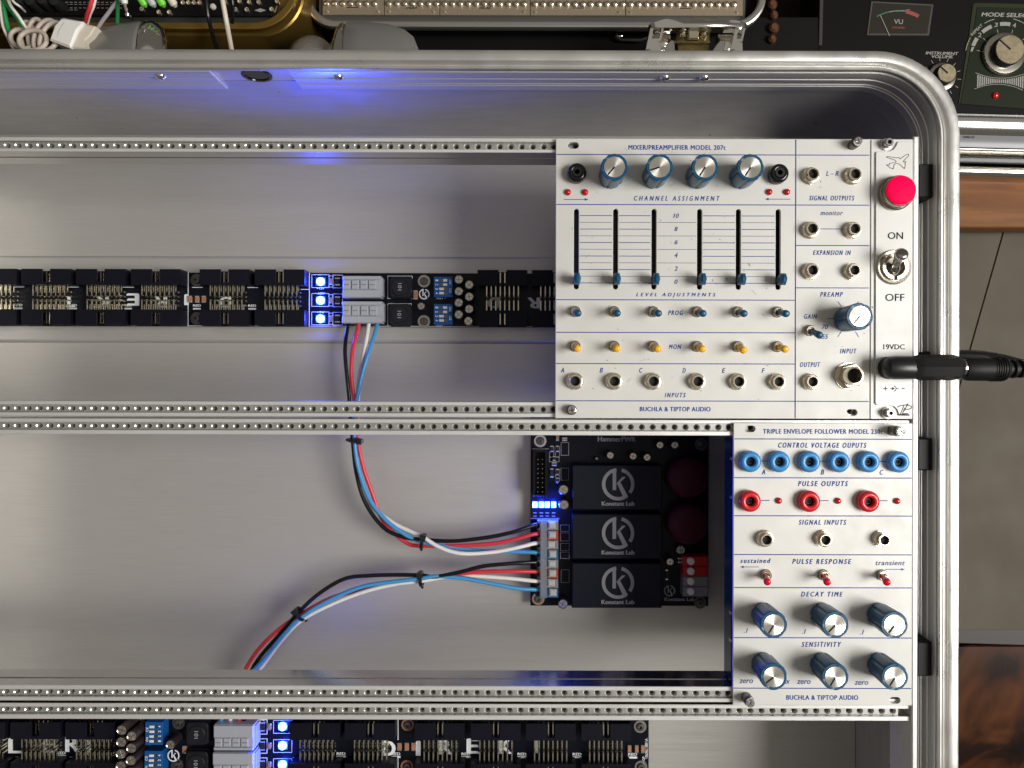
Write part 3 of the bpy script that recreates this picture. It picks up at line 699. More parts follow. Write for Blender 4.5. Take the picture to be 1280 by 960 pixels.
o = mb.build('toggle_switch', nickel, pw, at=at, smooth=25); nb.build('knurled_nut', bezel_m, o, at=at, smooth=20)
mb = MB(); mb.lathe(*at[:2],[(11.5,3.4),(1,3.2)],24); mb.cur = 0; mb.build('switch_well', dark_steel, o, at=at)
mb = MB(); mb.box(at[0]-2, at[0]+2, at[1]-16.6, at[1]-11.6, 8.0, 9.9); mb.build('key_notch', hole_black, o, at=at)
mb = MB(); P = [];rs = []
for t, r in ((0,6.6),(.12,6.4),(.2,4.6),(.4,4.6),(.6,5.6),(.8,7.6),(.9,8.2),(.96,7.4),(.99,5.2),(1.0,2.5)):
    P.append((at[0]-0.5-2.8*t, at[1]-3+16.5*t, 3+30*t)); rs.append(r)
mb.tube(P, rs, 20); mb.build('toggle_lever', steel, o, at=at, smooth=60)
hexscrew(pw, 1106, 180); hexscrew(pw, 1108.4, 515)

# ------------------------------------------------------------------ DC plug and its lead
zP = 26.0
pl = thing('power_plug', 'black right-angle adaptor and plug in the 19VDC inlet with lead running right', 'power plug', (1112-665, 485-459, 0))
xa, ya = 1110-665, 485-458.8
def px_(p, z=zP): return I(p, 0, z)[0]
yp = I(0, 458.5, zP)[1]
mb = MB()
mb.lathe(xa, ya, [(13.6,0.2),(14.2,2),(14.2,12),(13.4,13.2),(13.4,15),(14,16),(14,24)],32); mb.build('plug_collar', rubber, pl)
o = xlathe([(px_(1104),3),(px_(1105.5),8),(px_(1109),12.4),(px_(1116),14.2),(px_(1141),14.2),(px_(1142),13.8)], yp, zP, 28, kz=0.95).build('plug_stem', blackp, pl)
mb = xlathe([(px_(1136),8),(px_(1140),13.4),(px_(1146),15.2),(px_(1150),15.7),(px_(1192),15.5),(px_(1195),14.6),(px_(1200.5),12),(px_(1201),8)], yp+0.4, zP+2, 8, kz=0.95)
mb.build('adaptor_body', rubber, pl, smooth=18)
xlathe([(px_(1200),8),(px_(1200.5),10.6),(px_(1204),10.6),(px_(1204.4),8)], yp, zP, 24).build('metal_ring', chrome, pl)
pr = [(px_(1203.6),10.5),(px_(1205),13.2),(px_(1210),14.6),(px_(1225),14.8),(px_(1238),15.0)]
for k in range(5): x = 1239+k*2.9; pr += [(px_(x),15.6),(px_(x+1.3),15.6),(px_(x+1.6),14.3),(px_(x+2.6),14.3)]
pr += [(px_(1254),15.2),(px_(1256),14.6),(px_(1258),13)]
xlathe(pr, yp-1, zP-2, 28).build('plug_barrel', rubber, pl, smooth=25)
mb = xlathe([(px_(1256),9),(px_(1340),7.5)], yp-1, zP-3, 16); mb.build('lead', rubber, pl)
for k in range(6):
    x = 1257+k*9; mb = xlathe([(px_(x),10.5),(px_(x+.8),11.8-k*.35),(px_(x+4.4),11.6-k*.35),(px_(x+5.2),10)], yp-1, zP-3, 20); mb.build('strain_relief', rubber, pl)
mb = MB(); mb.tube(spline([(*I(1150,446,-10),-10),(*I(1200,443,-30),-30),(*I(1240,446,-40),-40),(*I(1285,457,-60),-60),(*I(1340,475,-90),-90)]), 7.5, 10)
tag(mb.build('black_lead', rubber), 'black lead passing behind the plug just beyond the case rim', 'cable')

# ------------------------------------------------------------------ boards on the case floor
def logo_k(mb, cx, cy, r, z, rot=0):
    A = lambda d: radians(d)+rot
    mb.arc(cx, cy, r*0.79, r, A(97), A(305), z, 22); mb.arc(cx, cy, r*0.79, r, A(-36), A(76), z, 12)
    def P(u, v): return (cx+r*(u*cos(rot)-v*sin(rot)), cy+r*(u*sin(rot)+v*cos(rot)))
    mb.flat([P(-.34,-.36),P(-.12,-.36),P(-.12,.95),P(-.34,.90)], z+.05)
    mb.flat([P(-.13,.0),P(.12,.13),P(.48,.45),P(.25,.45)], z+.1)
    mb.flat([P(-.06,.02),P(.36,-.9),P(.62,-.76),P(.12,.14)], z+.15)
def bus_board(label, zt, y_img, x0, x1, hdr_top, hdr_bot, hy_top, hy_bot, flip, group):
    """zt: top of the circuit board; header spans given as photograph x of the left edge at header height"""
    ya, yb = I(0, y_img[0], zt)[1], I(0, y_img[1], zt)[1]
    xa, xb = I(x0, 0, zt)[0], I(x1, 0, zt)[0]
    b = thing('bus_board', label, 'circuit board', ((xa+xb)/2, (ya+yb)/2, ZF+8), group)
    mb = MB(); mb.box(xa, xb, yb, ya, zt-5, zt, 0.3); mb.build('circuit_board', pcb, b, smooth=0)
    zb = zt+24; sf = lambda v, z: v*(D-z)/D
    def hdr(px, sy, opening):
        L = sf(62.3, zb); hx = I(px, 0, zb)[0]; a, c_ = (I(0, q, zb)[1] for q in sy); lo, hi = min(a,c_), max(a,c_)
        o = thing_part('pin_header', b, (hx, (lo+hi)/2, zt))
        mb = MB(); n0, n1 = hx+L*0.42, hx+L*0.58; t = 2.2
        inner = lo if opening > 0 else hi; outer = hi if opening > 0 else lo
        bk = inner+opening*4
        mb.box(hx, hx+L, inner, bk, zt+.1, zb-.6)                       # back wall
        mb.box(hx, n0, bk, outer, zb-2.6, zb, 0); mb.box(n1, hx+L, bk, outer, zb-2.6, zb, 0)   # cover either side of the key slot
        mb.box(hx, hx+t, bk, outer, zt+.1, zb-2.6); mb.box(hx+L-t, hx+L, bk, outer, zt+.1, zb-2.6)
        mb.box(hx, hx+L, bk, outer, zt+.1, zt+2.2)
        body = mb.build('header_shell', headm, o, smooth=0)
        mb = MB(); pit = 6.9; sx = hx+L/2-3.5*pit
        for i in range(8):
            x = sx+i*pit
            for r_, (zz, reach) in enumerate(((zt+16.5, 15.5),(zt+9, 8.5))):
                mb.box(x-.8, x+.8, bk-opening*3.5, outer-opening*3, zz-.8, zz+.8)
                e = inner-opening*reach
                mb.box(x-.8, x+.8, min(inner,e), max(inner,e), zz-.8, zz+.8)
                mb.box(x-.8, x+.8, e-.8, e+.8, zt, zz+.8)
                mb.lathe(x, e, [(2.0,zt+.1),(1.2,zt+1.6)], 6)
        mb.build('pins', gold, o, smooth=0, kind='stuff')
    for px in hdr_top: hdr(px, hy_top, 1)
    for px in hdr_bot: hdr(px, hy_bot, -1)
    return b
PARTN = {}
def thing_part(name, parent, at):
    o = bpy.data.objects.new(name, None); o.empty_display_size = 0.005; col.objects.link(o); o.parent = parent
    p = ABS[parent.name]; o.location = [(a-b)*S for a,b in zip(at,p)]; ABS[o.name] = tuple(at); return o
def blue_led(b, px, py, zt, w_=5.0, point=0.0):
    x, y = I(px, py, zt+3); mb = MB(); mb.box(x-7,x+7,y-6,y+6,zt+.1,zt+1.2); o = mb.build('blue_led', ledbase, b)
    mb = MB(); mb.lathe(x,y,[(w_+1.2,zt+1.2),(w_+1,zt+3.0),(w_-.4,zt+3.3)],16); mb.build('led_glow', led_m, o)
    mb = MB(); mb.lathe(x,y,[(w_-.6,zt+3.3),(w_-1,zt+3.9)],16); mb.build('led_core', ledw_m, o)
    if point:
        ld = bpy.data.lights.new('led_light','SPOT'); ld.energy = point; ld.color = (0.02,0.05,1.0); ld.shadow_soft_size = 0.003; ld.spot_size = radians(168); ld.spot_blend = 0.5; ld_up = True
        lo = bpy.data.objects.new('led_light', ld); col.objects.link(lo); lo.parent = o; lo.rotation_euler = (pi,0,0); lo.location = [(a-c)*S for a,c in zip((x,y,zt+14), ABS[o.name])]
        l2 = bpy.data.lights.new('led_side_light','POINT'); l2.energy = 0.014; l2.color = (0.01,0.05,1.0); l2.shadow_soft_size = 0.002
        lp = bpy.data.objects.new('led_side_light', l2); col.objects.link(lp); lp.parent = o; lp.location = [(a-c)*S for a,c in zip((x,y,zt+9), ABS[o.name])]
def terminal(b, xr, yr, zt, H, btn_y, wires_side, slots=4):
    x0, y0 = I(xr[0], yr[0], zt+H); x1, y1 = I(xr[1], yr[1], zt+H); lo, hi = min(y0,y1), max(y0,y1)
    mb = MB(); mb.box(x0,x1,lo,hi,zt+.1,zt+H-3,.8); mb.box(x1,x1+2,lo+3,hi-3,zt+1,zt+H-8)
    a = I(0, btn_y[0], zt+H)[1]; c = I(0, btn_y[1], zt+H)[1]; l2, h2 = min(a,c), max(a,c)
    mb.box(x0,x1,lo+.5,l2-.8,zt+H-3,zt+H,.7); mb.box(x0,x1,h2+.8,hi-.5,zt+H-3,zt+H,.7)
    o = mb.build('terminal_block', termg, b, smooth=0)
    n = slots; wd = (x1-x0-8)/n
    for i in range(n):
        mb = MB(); xx = x0+1+i*wd*1.04; mb.box(xx, xx+wd-1.6, l2, h2, zt+H-3, zt+H-.3, .9)
        mb.cur = 1; mb.box(xx+1.6, xx+wd-3.2, (l2+h2)/2-.4, (l2+h2)/2+.4, zt+H-.4, zt+H-.1); mb.build('release_lever', [termg, dark_steel], o, smooth=0)
def inductor(b, px, py, zt, w_=17.5, H=16):
    x, y = I(px, py, zt+H); mb = MB(); w2 = w_
    mb.prism(rrect(x-w2,x+w2,y-w2,y+w2,5,3), zt+.1, zt+H*.35, .5)
    mb.prism(rrect(x-w2+1,x+w2-1,y-w2+1,y+w2-1,6,3), zt+H*.35, zt+H-2, 1.5)
    o = mb.build('inductor', indm, b, smooth=20)
    mb = MB(); mb.ring(x,y,13.6,15.2,zt+H-3.4,zt+H-1,28); mb.lathe(x,y,[(13.2,zt+H-3),(13,zt+H),(12.4,zt+H+.5)],28); mb.build('inductor_core', indm, o, smooth=25)
    mb = MB(); mb.text('101', x-5.4, x+5.4, y, 5.5, zt+H+.7, rot=pi/2); mb.build('value_print', brick_ink, o, smooth=0)
def ring_screw(b, px, py, zt, m=silver_dull, H=3):
    x, y = I(px, py, zt+H); mb = MB(); mb.ring(x,y,6.2,9.6,zt+.1,zt+1.4,28); o = mb.build('mounting_screw', m, b)
    mb = MB(); mb.lathe(x,y,[(6.0,zt+.1),(6.0,zt+3),(5,zt+4.4),(2.6,zt+4.6),(2.3,zt+1)],18); mb.build('screw_head', dark_steel, o)
def capacitor(b, px, py, zt, H=30, r=6.9):
    x, y = I(px, py, zt+H); mb = MB(); mb.lathe(x,y,[(r,zt+.1),(r,zt+2),(r-.7,zt+3.4),(r,zt+4.6),(r,zt+H-1),(r-.6,zt+H)],20,cap1=False)
    o = mb.build('capacitor', capside, b, smooth=30)
    mb = MB(); mb.lathe(x,y,[(r-.6,zt+H),(r-1.2,zt+H-.4),(r-1.4,zt+H-.6)],18); mb.cur = 1; a = R()*3
    for k in (0, 1):
        c, s_ = cos(a+k*pi/2), sin(a+k*pi/2); q = r-1.6
        mb.prism([(x+c*q-s_*.35,y+s_*q+c*.35),(x-c*q-s_*.35,y-s_*q+c*.35),(x-c*q+s_*.35,y-s_*q-c*.35),(x+c*q+s_*.35,y+s_*q-c*.35)], zt+H-.6, zt+H-.35+.1*k)
    mb.build('can_top', [captop, dark_steel], o, smooth=20)
def dip(b, xr, yr, zt, flip, H=14):
    x0, y0 = I(xr[0], yr[0], zt+H); x1, y1 = I(xr[1], yr[1], zt+H); lo, hi = min(y0,y1), max(y0,y1)
    mb = MB(); mb.box(x0,x1,lo,hi,zt+.1,zt+H,.4); o = mb.build('dip_switch', dipm, b, smooth=0)
    n = 4; W = x1-x0; H2 = hi-lo; sg = 1 if not flip else -1
    mb = MB()
    for i in range(n):
        yy = hi-H2*(0.18+i*0.21) if not flip else lo+H2*(0.18+i*.21)
        cx = x0+W*.5; mb.box(cx-6.2, cx+6.2, yy-2.1, yy+2.1, zt+H+.05, zt+H+.3)
    mb.build('switch_slots', dark_steel, o, smooth=0)
    for i in range(n):
        yy = hi-H2*(0.18+i*0.21) if not flip else lo+H2*(0.18+i*.21)
        cx = x0+W*.5+((3 if i < 2 else 0)*sg); mb = MB()
        mb.box(cx-3.1 if i < 2 else cx-6, cx+3.1 if i < 2 else cx+1, yy-1.9, yy+1.9, zt+H+.3, zt+H+1.6, .3); mb.build('switch_lever', whitep, o, smooth=0)
    mb = MB()
    for i in range(n):
        yy = hi-H2*(0.18+i*0.21) if not flip else lo+H2*(0.18+i*.21)
        xx = x0+W*.16 if not flip else x1-W*.16
        mb.text(str(i+1), xx-1.2, xx+1.2, yy, 4.2, zt+H+.35, rot=-pi/2*sg)
    xx = x0+W*.88 if not flip else x1-W*.88
    mb.text('ON', xx-3.4, xx+3.4, hi-H2*.25 if not flip else lo+H2*.25, 3.4, zt+H+.35, rot=-pi/2*sg)
    mb.text('CE', xx-3.4, xx+3.4, hi-H2*.68 if not flip else lo+H2*.68, 3.4, zt+H+.35, rot=-pi/2*sg)
    mb.build('switch_print', white_ink, o, smooth=0)
def chip(b, px, py, zt, w_=3.4, h_=5.2, m=smd):
    x, y = I(px, py, zt+3); mb = MB(); mb.box(x-w_*.75,x+w_*.75,y-h_+2,y+h_-2,zt+.1,zt+4,.3); o = mb.build('chip_capacitor', m, b, smooth=0)
    mb = MB(); mb.box(x-w_*.8,x+w_*.8,y+h_-2.2,y+h_,zt+.1,zt+3.6,.3); mb.box(x-w_*.8,x+w_*.8,y-h_,y-h_+2.2,zt+.1,zt+3.6,.3); mb.build('chip_ends', solder, o, smooth=0)
def silk_box(mb, px0, px1, py0, py1, zt, wd=0.8):
    a = I(px0,py0,zt); c = I(px1,py1,zt); mb.stroke([(a[0],a[1]),(c[0],a[1]),(c[0],c[1]),(a[0],c[1])], wd, zt+.3, closed=True)
def silk_line(mb, px0, py0, px1, py1, zt, wd=0.9): mb.stroke([I(px0,py0,zt), I(px1,py1,zt)], wd, zt+.25)

# upper bus board
Z1 = -229.0
b1 = bus_board('long black bus board in the top row with three blue lights and grey terminals', Z1, (341.8,409), -150, 792,
    (-179,-111,-42,26,94.2,163,249,318,596.5,664.5,732), (-179,-111,-42,26,94.2,163,249,318,596.5,664.5,732), (357,337.5), (388,407.6), False, 'bus boards on the case floor')
for y in (352.5,376,399): blue_led(b1, 400, y, Z1, 5.2, 0.25)
terminal(b1, (427.5,475), (345,372.5), Z1, 24, (350.5,362), 1); terminal(b1, (427.2,476.5), (376.8,404.3), Z1, 24, (382.5,395), 1)
inductor(b1, 499.5, 359, Z1); inductor(b1, 499, 393.5, Z1)
ring_screw(b1, 529.5, 351.6, Z1); ring_screw(b1, 529.5, 402, Z1); ring_screw(b1, 245, 351, Z1, dark_steel); ring_screw(b1, 245, 399, Z1, dark_steel)
dip(b1, (542,565.5), (346.2,371.6), Z1, False); dip(b1, (542,565.5), (380.2,405.8), Z1, False)
for p in ((573,349.5),(573,364.3),(573,378.5),(573,393.3),(586,356),(586,371),(586,386.4),(585,401.4)): capacitor(b1, *p, Z1)
capacitor(b1, 526, 383, Z1, 16, 6); chip(b1, 519.3, 369, Z1, 4.4, 7)
for x in (237,246,254.5): chip(b1, x, 375, Z1, 4, 5.4)
for y in (352.5,376,399): chip(b1, 413.5, y, Z1, 2.8, 4.6); chip(b1, 421.5, y, Z1, 5, 6, blackp)
mb = MB(); zz = Z1+.35
for s, px in (('D',281),('I',233),('R',201),('E',166),('K',128),('T',86),('D',617),('R',667)):
    x, y = I(px, 379 if s not in 'IE' else 376, Z1); wd = {'I':2.2}.get(s, 8.5); mb.text(s, x-wd, x+wd, y, 16 if s != 'E' else 18, zz, bold=0.03, rot=pi)
for a in (26,94.2,163,249,318):
    c = I(a+34,0,Z1)[0]; x,y = I(a-3, 387, Z1); mb.box(x-6,x+6,y-1.3,y+1.3,Z1+.05,Z1+.3); mb.text('RED', x-6, x+6, I(0,383,Z1)[1], 3.4, Z1+.3)
    silk_line(mb, a-9, 360.3, a+4, 360.3, Z1)
silk_line(mb, 235, 342, 235, 409, Z1, 1.1); silk_line(mb, 386.5, 342, 386.5, 409, Z1, 1.1); silk_line(mb, 376, 362.5, 386.5, 362.5, Z1)
silk_line(mb, -140, 408.3, 690, 408.3, Z1, .7)
for y, s in ((361,'+12V'),(367.5,'-12V'),(391,'+5V')): x, yy = I(400.5,y,Z1); mb.text(s, x-6, x+6, yy, 3.2, Z1+.3)
for y in (352.5,376,399): silk_box(mb, 389.5, 411, y-8.4, y+7.6, Z1, .7); silk_box(mb, 416, 428, y-8, y+8, Z1, .7); silk_box(mb, 411, 415.8, y-7, y+7, Z1, .6)
for y in (373,408): x, yy = I(551,y,Z1); mb.text('A21 -', x-7, x+7, yy, 3.2, Z1+.3)
silk_box(mb, 484.5, 515, 345.5, 373.5, Z1); silk_box(mb, 484.5, 514, 380, 408, Z1)
x, y = I(530,368,Z1); logo_k(mb, x, y, 8.2, Z1+.3)
mb.build('silkscreen', white_ink, b1, smooth=0)

# lower bus board
Z2 = -214.0
H2 = 24
b2 = bus_board('black bus board along the bottom edge of the photo with blue lights and blue switches', Z2, (884,990), -150, 812,
    (-55,13.8,82.5,363.5,432,519.5,589.5,658.5,727.8), (-55,13.8,82.5,363.5,432,519.5,589.5,658.5,727.8), (926,905), (955.5,976), True, 'bus boards on the case floor')
for y in (909.3,933.2,957): blue_led(b2, 354, y, Z2, 5.2, 0.22)
terminal(b2, (268,317), (908,939.5), Z2, 28, (924,935), -1); terminal(b2, (267,317), (942.5,974), Z2, 28, (958,970), -1)
inductor(b2, 246.5, 919.5, Z2, 18); inductor(b2, 246, 956, Z2, 18)
ring_screw(b2, 223.5, 905.5, Z2, dark_steel); ring_screw(b2, 222, 958, Z2, dark_steel); ring_screw(b2, 510.4, 907, Z2, smd); ring_screw(b2, 509.6, 959, Z2, smd)
ring_screw(b2, 801.5, 908.6, Z2, silver_dull); ring_screw(b2, 802.6, 959, Z2, silver_dull)
dip(b2, (182.5,204), (904,932.5), Z2, True, 20); dip(b2, (181.5,204), (940,968.5), Z2, True, 20)
for p in ((153,914),(152.5,929),(152,944),(152,959),(165.5,921.5),(165,936.5),(164.5,952),(164,967)): capacitor(b2, *p, Z2, 40, 7.6)
capacitor(b2, 214, 932, Z2, 26, 7); chip(b2, 231.5, 938, Z2, 4, 6)
for x in (500.5,509.5,518): chip(b2, x, 933.8, Z2, 4.2, 6.2)
for x in (788,797,804.6): chip(b2, x, 936, Z2, 3.6, 6.2)
for y in (909.3,933.2,957): chip(b2, 338, y, Z2, 3, 5.2); chip(b2, 329, y, Z2, 5, 7, blackp)
mb = MB(); zz = Z2+.35
for s, px, py, wd in (('D',487,936,9.5),('I',524,936,2.2),('R',558,934,9),('E',592,933,8),('K',633,933,8.5),('T',672,932,2.6),('L',20,934,9),('E',62,933,7),('R',92,932,10),('I',112,936,2.4)):
    x, y = I(px, py, Z2); mb.text(s, x-wd, x+wd, y, 22, zz, bold=0.024)
for a in (363.5,432,519.5,589.5,658.5,727.8,13.8,82.5):
    x,y = I(a+64, 946.5, Z2); mb.box(x-7,x+7,y-1.5,y+1.5,Z2+.05,Z2+.3); mb.text('RED', x-6.5, x+6.5, I(0,942.6,Z2)[1], 4, Z2+.3); silk_line(mb, a+4, 947.6, a+46, 947.6, Z2)
silk_line(mb, 498.7, 895, 498.7, 925, Z2, 1.2); silk_line(mb, 498.7, 945, 498.7, 975, Z2, 1.2)
for y in (909.3,933.2,957): silk_box(mb, 343, 366, y-8, y+8, Z2, .7); silk_box(mb, 323.5, 335, y-9, y+9, Z2, 1.0)
for s, px, py in (('-12V',199,899),('C11+12V',194,934),('C27',176,900),('-12V',330,900)): x,y = I(px,py,Z2); mb.text(s, x-8, x+8, y, 4.2, Z2+.3)
x, y = I(809,935,Z2); mb.text('V100179701', x-15, x+15, y, 4, Z2+.3, rot=-pi/2); x,y = I(805.6,949,Z2); mb.text('TOP', x-4.5, x+4.5, y, 3.6, Z2+.3, rot=pi/2)
x, y = I(222.5,941,Z2); logo_k(mb, x, y, 9.2, Z2+12)
mb.build('silkscreen', white_ink, b2, smooth=0)

# power converter board
Z3 = -226.0
xa, ya = I(663.5, 520, Z3); xb, yb = I(886, 760, Z3)
pb = thing('power_board', 'black power supply board with three square converter bricks and coloured terminals', 'circuit board', ((xa+xb)/2,(ya+yb)/2,ZF))
mb = MB(); mb.box(xa, xb, I(0,757,Z3)[1], ya, Z3-5, Z3, .3); mb.build('circuit_board', pcb, pb, smooth=0)
for (cx, cy) in ((xa+8,yb+12),(xb-8,yb+12),(xb-8,ya-10),(xa+8,ya-10)):
    mb = MB(); mb.lathe(cx, cy, [(6,ZF+.1),(6,Z3-5)], 6); mb.build('standoff', brass, pb)
HB = 26
for (y0_, y1_, cy_) in ((581,637.5,605),(642,699,666),(703.5,760,728)):
    a = I(715.5,y0_,Z3+HB); c = I(828,y1_,Z3+HB)
    mb = MB(); mb.box(a[0],c[0],c[1],a[1],Z3+.5,Z3+HB,1.6); o = mb.build('converter_brick', brick_m, pb, smooth=0)
    mb = MB(); x, y = I(773,cy_,Z3+HB); logo_k(mb, x, y, 24.5, Z3+HB+.2)
    x, y = I(773,cy_+24.3,Z3+HB); mb.text('Konstant Lab', x-24.5, x+24.5, y, 6.2, Z3+HB+.2, bold=.02); mb.build('brick_print', brick_ink, o, smooth=0)
for (px,py) in ((862,598),(862,656.5)):
    x, y = I(px,py,Z3+42); mb = MB(); mb.lathe(x,y,[(30,Z3+.1),(30.5,Z3+30),(29,Z3+38),(24,Z3+42),(10,Z3+42.6)],40); mb.build('large_capacitor', redcap, pb, smooth=60)
for (px,py,H,r) in ((763,569,22,6),(791.5,570,22,6),(809,571.5,24,6),(843.6,556,24,6),(825,556,20,6),(746,573,10,3),(704.7,612,26,7.6),(705.2,631,26,7.6),(704.3,755,24,7.6),(838,702,22,6),(851,687,14,7)):
    capacitor(pb, px, py, Z3, H, r)
ring_screw(pb, 675.5, 551.3, Z3, led_ring := mat('screw_ring', (0.52,0.49,0.47), .35, .7)); ring_screw(pb, 673.5, 749, Z3, mat('copper_ring', (0.50,0.33,0.22), .35, .7)); ring_screw(pb, 876, 753, Z3, dark_steel); ring_screw(pb, 877, 555, Z3, dark_steel)
x0,y0 = I(666.5,563,Z3+20); x1,y1 = I(684,620,Z3+20)
o = thing_part('pin_header', pb, (x0,y0,Z3)); mb = MB()
mb.box(x0,x1,y1,y0,Z3+.1,Z3+3); mb.box(x0,x0+3,y1,y0,Z3+3,Z3+22,.4); mb.box(x1-3,x1,y1,y0,Z3+3,Z3+22,.4); mb.box(x0+3,x1-3,y0-3,y0,Z3+3,Z3+22,.4); mb.box(x0+3,x1-3,y1,y1+3,Z3+3,Z3+22,.4); mb.build('header_shell', headm, o, smooth=0)
mb = MB()
for i in range(8):
    for px in (672.7,678.4): x,y = I(px, 574.3+i*5.8, Z3+18); mb.box(x-.8,x+.8,y-.8,y+.8,Z3+3,Z3+18,.3)
mb.build('pins', gold, o, smooth=0, kind='stuff')
for k, px in enumerate((669,677,684.4,692.4)):
    x, y = I(px,631,Z3+4); mb = MB(); mb.box(x-3.9,x+3.9,y-5.2,y+5.2,Z3+.1,Z3+2); o = mb.build('blue_led', ledbase, pb)
    mb = MB(); mb.box(x-3.5,x+3.5,y-4.2,y+4.2,Z3+2,Z3+4,.3); mb.build('led_glow', led_m, o); mb = MB(); mb.box(x-2.6,x+2.6,y-3.2,y+3.2,Z3+4,Z3+4.4); mb.build('led_core', ledw_m, o)
    if k in (1,3):
        l2 = bpy.data.lights.new('led_side_light','POINT'); l2.energy = 0.022; l2.color = (0.01,0.05,1.0); l2.shadow_soft_size = 0.002
        lp = bpy.data.objects.new('led_side_light', l2); col.objects.link(lp); lp.parent = o; lp.location = [(a-c)*S for a,c in zip((x,y,Z3+12), ABS[o.name])]
    if k in (0,3):
        ld = bpy.data.lights.new('led_light','SPOT'); ld.energy = 0.18; ld.color = (0.02,0.05,1.0); ld.shadow_soft_size = 0.003; ld.spot_size = radians(168); ld.spot_blend = 0.5; ld_up = True
        lo = bpy.data.objects.new('led_light', ld); col.objects.link(lo); lo.parent = o; lo.rotation_euler = (pi,0,0); lo.location = [(a-c)*S for a,c in zip((x,y,Z3+18), ABS[o.name])]
tz = Z3+34
seg_o = mat('smoky_orange', (0.40,0.06,0.03), .4); seg_b = mat('smoky_blue', (0.02,0.12,0.24), .4); seg_g = mat('smoky_grey', (0.20,0.20,0.21), .4); lev_m = mat('frosted_lever', (0.62,0.60,0.58), .35, trans=.3)
segm = (seg_g, seg_o, seg_g, seg_b, seg_g, seg_o, seg_g, seg_b)
tb = thing_part('terminal_block', pb, (*I(684,700,tz), Z3))
for i in range(8):
    y0_, y1_ = 651.5+i*12.05, 651.5+(i+1)*12.05; a = I(672,y0_,tz-6); c = I(698.4,y1_,tz-6)
    mb = MB(); mb.box(a[0],c[0],c[1]+.3,a[1]-.3,Z3+.2,tz-9,.6); mb.build('terminal_pole', segm[i], tb, smooth=0)
    x, y = I(689.5+(i%2),(y0_+y1_)/2-.6,tz-3); mb = MB(); dj = (R()-.5)*2.2; mb.box(x-5+dj,x+6.4+dj,y-5.4,y+5.4,tz-9,tz-2.5-R()*2,2.2); mb.build('terminal_lever', lev_m, tb, smooth=0)
    x, y = I(675,(y0_+y1_)/2,tz-9); mb = MB(); mb.lathe(x-3,y,[(4,tz-8.9),(3.8,tz-8.6)],12); mb.build('wire_entry', hole_black, tb, smooth=0)
a = I(675.5,651,tz); c = I(684,748,tz); mb = MB(); mb.box(a[0],c[0],c[1],a[1],tz-8,tz,1.5); mb.build('clear_bar', clear_m, tb, smooth=0)
tb = thing_part('terminal_block', pb, (*I(870,720,tz), Z3)); tb['label'] = 'red and grey output terminal block'
for i, m_ in enumerate((tr := mat('deep_red_plastic', (0.40,0.015,0.012), .35), tr, seg_g, seg_g)):
    a = I(855,695.5+i*12.6,tz-6); c = I(886,695.5+(i+1)*12.6,tz-6); mb = MB(); mb.box(a[0],c[0],c[1]+.3,a[1]-.3,Z3+.2,tz-8,.8); mb.build('terminal_pole', m_, tb, smooth=0)
    x, y = I(865,702+i*12.6,tz); mb = MB(); mb.lathe(x,y,[(5.6,tz-8),(5.4,tz-3),(4,tz-2)],16); mb.build('terminal_button', whitep, tb, smooth=30)
for (px,py,w_,h_) in ((697,547,3,5),(690,561,3,5),(697,561,3,5),(706,549,5,3),(693,573,3,4),(690,591,3.4,7),(697,590,3,5),(697,600,3,4),(693,580,5,3),(834,718,2.6,8),(850,700,4,4)): chip(pb, px, py, Z3, w_, h_, smd if py < 560 else blackp)
mb = MB()
for (a,b_,c_,d_) in ((701.5,711,553,569),(701.5,711,585,600),(687,692.5,558,571),(694.5,699.5,558,571),(687,699,571.5,577),(694.5,699.5,586,601),(701,712,656,664),(701,712,666,676),(701,712,679,688),(701,712,690,698),(702,712,712,728)): silk_box(mb, a, b_, c_, d_, Z3, .7)
silk_line(mb, 665, 561, 686, 561, Z3); silk_line(mb,664,648,699,648,Z3,1.4)
for px in (669,677,684.4,692.4):
    for y in (641,645): silk_line(mb, px-2, y, px+2, y, Z3, 1)
x, y = I(771,548.6,Z3); mb.text('HammerPWR', x-29, x+29, y, 7.5, Z3+.3, bold=.02)
x, y = I(837.5,738,Z3); logo_k(mb, x, y, 8.6, Z3+.3); x, y = I(850,748.6,Z3); mb.text('Konstant Lab', x-23, x+23, y, 5.4, Z3+.3, bold=.01)
mb.build('silkscreen', brick_ink, pb, smooth=0)

# ------------------------------------------------------------------ wiring
def wire(name, pts, m, label, group, r=3.05):
    n_ = len(pts); P = spline([(I(x,y,z)[0]+(R()-.5)*(1.2 if 1<i<n_-2 else 0), I(x,y,z)[1]+(R()-.5)*(1.6 if 1<i<n_-2 else 0), z+(R()-.5)*1.5) for i,(x,y,z) in enumerate(pts)], 8); mb = MB(); mb.tube(P, r, 12)
    return tag(mb.build(name, m), label, 'wire', group)
G1, G2 = 'upper supply harness', 'lower supply harness'
zt_ = Z1+10; zw = -188
e = -200
wire('wire', [(436,400,-219),(434,412,-214),(431,440,-200),(434,475,-196),(438,515,-196),(441.5,551,-194),(446,592,-192),(458,630,-192),(480,660,-192),(505,672,-190),(529,675,-188),(565,676,-188),(605,673,-190),(640,665,-194),(668,656.5,-202),(678,656,-206)], w_blk, 'black wire of the upper harness, outermost at its left bend', G1)
wire('wire', [(449,400,-219),(447,412,-212),(441,440,-196),(440,475,-192),(445,515,-190),(447.5,551,-189),(454,585,-189),(466,618,-190),(480,652,-196),(508,679,-199),(529,682,-196),(570,682,-196),(620,679,-196),(650,672,-196),(668,667.5,-200),(678,667,-206)], w_red, 'red wire of the upper harness between top board and power board', G1)
